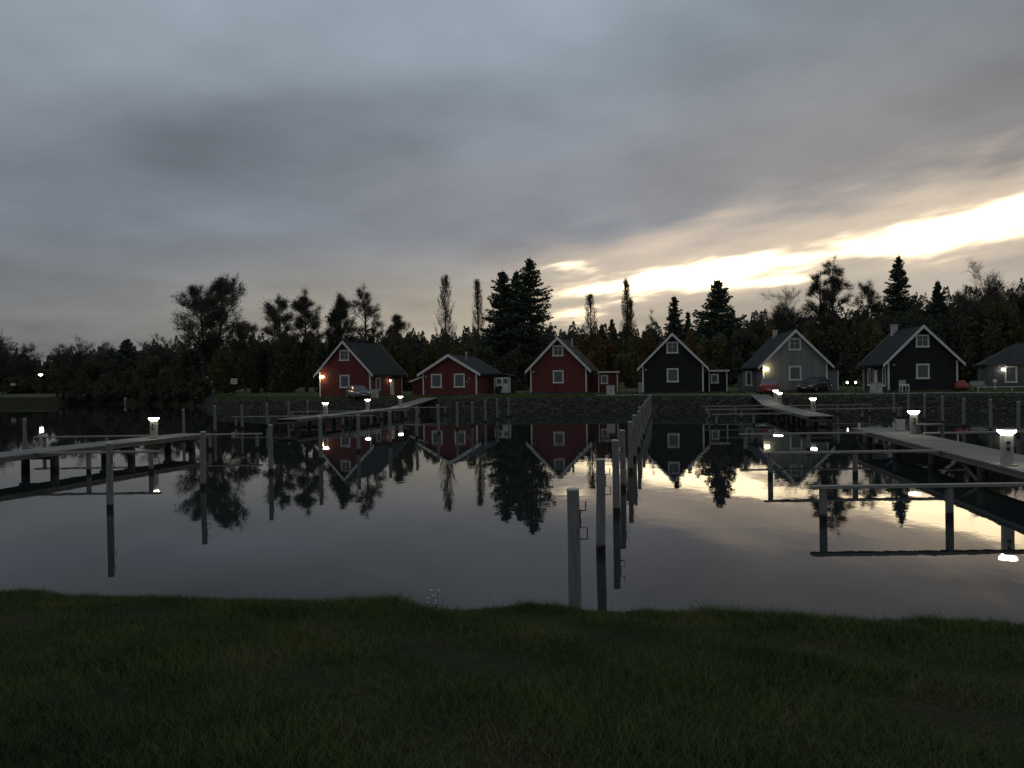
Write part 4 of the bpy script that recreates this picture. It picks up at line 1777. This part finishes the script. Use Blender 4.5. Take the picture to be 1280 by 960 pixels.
def bush(px, top_py, halfw_px, D, mat, label, seed, leaf=.24, shoots=True, name='bush', group=None, cat='bush', n=10500):
    top = ondepth(px, top_py, D)
    gz = ground_z(top.x, D)
    Ht, Rw = top.z - gz, halfw_px / F0 * D
    rg = np.random.default_rng(seed)
    P = bush_mesh('b', mat, seed, n=n)
    P = P * np.array([Rw, min(Rw, 4.5), Ht * .94 / max(P[:, 2].max(), .1)])
    e = empty(name, (top.x, D, gz))
    tag(e, label, cat, group)
    n_in = max(60, len(P) // 5)
    Pin = P[rg.integers(len(P), size=n_in)] * np.array([.80, .80, .86])
    npmesh('foliage', np.concatenate([quads(P, leaf, rg, .7), quads(Pin, leaf * 3.4, rg, .8)]), 4, mat, e)
    segs = []
    for k in range(60):
        i = rg.integers(len(P))
        q = P[i]
        base = np.array([q[0] * .25, q[1] * .25, 0])
        mid = (base + q) / 2 + rg.normal(0, .15, 3)
        segs += [(tuple(base), tuple(mid), .06, .04), (tuple(mid), tuple(q), .04, .02)]
        if shoots:
            for _ in range(3):
                t_ = q + np.array([rg.normal(0, .35), rg.normal(0, .35), rg.uniform(.3, 1.3)])
                segs.append((tuple(q), tuple(t_), .02, .01))
    npmesh('stems', strips(segs, rg), 4, 'twig', e)
    return e


# --- the trees one can tell apart, left to right
broadleaf(2, 426, 38, 190, 'broad dark tree at the left margin beyond the water', 101, leafy=.8, dens=1.1, fork=True, crown_from=.2, leaf=.4)
broadleaf(90, 426, 22, 178, 'small spreading tree left of the pointed spruce on the left shore', 102, leafy=.75, dens=.9, fork=True, crown_from=.35, leaf=.36)
broadleaf(135, 429, 20, 185, 'thin sparse tree between spreading tree and small spruce on the left shore', 103, leafy=.12, dens=.9, fork=True)
spruce(159, 423, 20, 180, 'small dark spruce on the left shore', 104)
broadleaf(203, 424, 24, 170, 'thin bare tree left of the big alder', 105, leafy=.15, dens=1.0, fork=True)
broadleaf(262, 354, 50, 148, 'big tall alder with uneven crown on the left', 106, stems=2, leafy=.62, dens=1.05, crown_from=.30, leaf=.33, name='alder', clump=.8)
broadleaf(306, 405, 20, 165, 'low bare twiggy tree right of the big alder', 107, leafy=.05, dens=1.0)
broadleaf(349, 374, 27, 142, 'left one of the twin alders behind the far left pier', 108, leafy=.65, dens=1.0, crown_from=.25, leaf=.33, name='alder', clump=.75)
broadleaf(382, 366, 25, 139, 'right one of the twin alders behind the far left pier', 109, leafy=.65, dens=1.0, crown_from=.25, leaf=.33, name='alder', clump=.75)
broadleaf(424, 371, 23, 142, 'dense dark pointed tree left of the bare birch', 110, leafy=.9, dens=1.05, crown_from=.15, leaf=.34, clump=.7, upright=.7)
broadleaf(456, 361, 23, 138, 'slender nearly bare birch behind the leftmost red house', 111, leafy=.16, dens=.85, crown_from=.42, name='birch', twigr=.02)
broadleaf(497, 398, 22, 160, 'twiggy bare tree right of the birch', 112, leafy=.05, dens=1.0, crown_from=.2, upright=.9)
poplar(556, 348, 11, 215, 'leftmost poplar, standing free of the spruces', 113)
poplar(597, 354, 9, 215, 'poplar touching the left side of the big spruces', 114)
spruce(628, 337, 32, 158, 'left broad spruce of the big dark pair', 115)
spruce(645, 337, 22, 162, 'middle narrow spruce between the big dark pair', 116)
spruce(662, 321, 34, 156, 'right spruce of the big dark pair, tallest of all', 117, sparse=.5)
broadleaf(709, 404, 15, 200, 'small round bare tree right of the tallest spruce', 118, leafy=.05, dens=1.0, fork=True)
poplar(738, 371, 10, 215, 'short poplar right of the tallest spruce', 119)
spruce(765, 398, 11, 185, 'small brownish conifer left of the double poplar', 120, leafm='leaf_olive')
spruce(752, 406, 8, 185, 'tiny conifer right of the short poplar', 121, leafm='leaf_olive')
poplar(785, 353, 10, 210, 'double stemmed poplar against the bright sky', 122, stems=2)
broadleaf(812, 390, 11, 190, 'small pale birch right of the double poplar', 123, leafy=.25, dens=.8, name='birch', crown_from=.3)
spruce(843, 369, 17, 178, 'medium spruce above the black house with annex', 124, sparse=.2)
spruce(860, 389, 9, 178, 'little spruce between the medium and the large right spruce', 125)
spruce(897, 348, 37, 163, 'large broad spruce right of the black house with annex', 126)
broadleaf(980, 373, 36, 190, 'low rounded bare tree above the grey house', 127, leafy=.35, dens=1.45, fork=True, crown_from=.12, upright=.4)
broadleaf(1036, 323, 30, 133, 'tall two stemmed alder right of the grey house', 128, stems=2, leafy=.33, dens=.95, crown_from=.40, leaf=.30, name='alder', clump=.6)
broadleaf(1083, 353, 26, 140, 'spindly tree between two stemmed alder and spruce', 129, leafy=.25, dens=.9, crown_from=.3)
spruce(1123, 318, 25, 168, 'tall narrow spruce above the black house with chimney', 130)
spruce(1172, 350, 20, 166, 'bushy dark conifer right of the tall narrow spruce', 131)
broadleaf(1212, 347, 26, 165, 'dark twiggy tree left of the rounded crown at right', 132, leafy=.6, dens=1.3, fork=True, crown_from=.2)
broadleaf(1256, 345, 36, 170, 'broad rounded bare crown at the right margin', 133, leafy=.75, dens=1.45, fork=True, crown_from=.2, upright=.35)
broadleaf(1310, 352, 30, 165, 'dark tree cut by the right margin', 134, leafy=.5, dens=1.0, fork=True, crown_from=.2)

# --- bushes behind and between the houses
BL = [(25, 470, 40, 186, 'leaf_green', 'low dark bush under the broad tree at the left margin'),
      (75, 455, 34, 182, 'leaf_far', 'dark bush under the small spreading tree'),
      (118, 448, 32, 176, 'leaf_green', 'dark bush left of the small spruce'),
      (160, 445, 34, 168, 'leaf_green', 'dark bush below the small spruce'),
      (196, 440, 30, 160, 'leaf_olive', 'brownish bush left of the big alder'),
      (232, 436, 30, 150, 'leaf_green', 'dark bush at the left foot of the big alder'),
      (278, 432, 30, 146, 'leaf_olive', 'olive bush at the right foot of the big alder'),
      (318, 425, 30, 142, 'leaf_green', 'dark bush left of the twin alders'),
      (358, 418, 32, 136, 'leaf_green', 'dark bush below the twin alders'),
      (398, 418, 28, 133, 'leaf_green', 'dark bush left behind the leftmost red house'),
      (440, 418, 26, 130, 'leaf_green', 'dark bush behind the ridge of the leftmost red house'),
      (478, 425, 22, 128, 'leaf_olive', 'olive bush right behind the leftmost red house'),
      (505, 410, 26, 130, 'leaf_olive', 'tall olive bush between the two left red houses'),
      (540, 420, 26, 128, 'leaf_olive', 'olive bush left behind the low red house'),
      (575, 414, 32, 126, 'leaf_olive', 'wide olive bush behind the low red house'),
      (612, 430, 28, 122, 'leaf_green', 'dark bush behind the shed'),
      (645, 432, 26, 120, 'leaf_green', 'dark bush between shed and tall red house'),
      (722, 416, 24, 135, 'leaf_rust', 'rusty bush right behind the tall red house'),
      (752, 416, 24, 130, 'leaf_rust', 'rusty brown bush above the red annex'),
      (786, 418, 26, 128, 'leaf_olive', 'olive bush left of the black house with annex'),
      (815, 414, 22, 132, 'leaf_rust', 'rust red bush left behind the black house with annex'),
      (862, 408, 28, 128, 'leaf_rust', 'rust red bush right behind the black house with annex'),
      (895, 412, 30, 124, 'leaf_olive', 'olive bush above the black annex'),
      (930, 406, 30, 122, 'leaf_green', 'dark bush left of the grey house'),
      (962, 398, 30, 124, 'leaf_rust', 'brown bush left behind the grey house'),
      (1005, 396, 32, 122, 'leaf_olive', 'olive bush behind the grey house'),
      (1045, 400, 32, 118, 'leaf_green', 'dark bush right of the grey house'),
      (1085, 392, 34, 116, 'leaf_olive', 'olive bush left behind the black house with chimney'),
      (1130, 374, 36, 118, 'leaf_green', 'tall dark bush behind the black house with chimney'),
      (1176, 367, 36, 116, 'leaf_green', 'tall dark bush right of the black house with chimney'),
      (1220, 364, 36, 114, 'leaf_green', 'tall dark bush left behind the hip roofed house'),
      (1262, 361, 36, 114, 'leaf_olive', 'tall olive bush behind the hip roofed house'),
      (1310, 358, 36, 112, 'leaf_green', 'tall dark bush cut by the right margin')]
for i, (px_, py_, hw_, D_, mt, lab) in enumerate(BL):
    bush(px_, py_, hw_, D_, mt, lab, 300 + i, group='bushes behind the houses')
bush(622.5, 482, 4.6, 97.5, 'leaf_green', 'small round shrub before the white shed doors', 401, leaf=.14, shoots=False, n=1200)
bush(1000, 482, 5, 84.6, 'leaf_green', 'low shrub left of the dark car', 402, leaf=.14, shoots=False, n=1200)

SCR = [(88, 'leftmost'), (110, 'second from left'), (132, 'third from left'), (152, 'fourth from left'), (172, 'fifth from left'),
       (192, 'sixth from left'), (212, 'seventh from left'), (230, 'eighth from left'), (247, 'rightmost')]
for i, (px_, lab) in enumerate(SCR):
    D_ = 150.0
    for _ in range(8):
        D_ = shore_y((px_ - 640) / F0 * D_) + 1.2
    bush(px_, 478 - (i % 3) * 4, 19, D_, 'leaf_green', f'low dark scrub at the waterline of the left shore, {lab}', 450 + i, group='scrub on the left shore', n=5000)
# --- far wood that reads as one mass
prof = np.array([(-400, 428), (-100, 436), (0, 436), (30, 449), (55, 457), (78, 446), (120, 440), (200, 432), (300, 424), (400, 424), (480, 417), (540, 420),
                 (600, 414), (690, 413), (720, 411), (800, 413), (860, 410), (940, 394), (1000, 393), (1100, 382), (1180, 367), (1280, 358), (1450, 352), (1700, 362)], float)
n = 190000
px_ = rng.uniform(-400, 1700, n)
Dw = rng.uniform(232, 262, n)
topy = np.interp(px_, prof[:, 0], prof[:, 1]) + 5 * np.sin(px_ * .19) + 4 * np.sin(px_ * .47 + 1) + 2.5 * np.sin(px_ * 1.1)
hz = 474.7 - (px_ - 640) * math.tan(ROLL)
zt = CAM_Z + (hz - topy) / F0 * Dw
zz = 2.2 + (zt - 2.2) * (1 - rng.random(n) ** 1.5 * 1.0)
C = np.stack([(px_ - 640) / F0 * Dw, Dw, zz], 1)
k_ = rng.integers(len(C), size=46000)
Ci = C[k_].copy()
Ci[:, 2] = 1.8 + (Ci[:, 2] - 1.8) * .86
Ci[:, 1] += 4
o = npmesh('distant_wood', np.concatenate([quads(C, .55, rng, .7), quads(Ci, 2.0, rng, .9)]), 4, 'leaf_far')
tag(o, 'dark distant wood along the horizon behind the houses', 'wood', kind='stuff')

# ------------------------------------------------------------------ render settings
S.view_settings.view_transform = 'Standard'
S.view_settings.look = 'None'
S.view_settings.exposure = 0
S.view_settings.gamma = 1
S.view_settings.use_curve_mapping = False
S.render.engine = 'CYCLES'
S.cycles.max_bounces = 6
S.cycles.diffuse_bounces = 2
S.cycles.glossy_bounces = 4
S.cycles.use_denoising = True
S.cycles.sample_clamp_indirect = 4
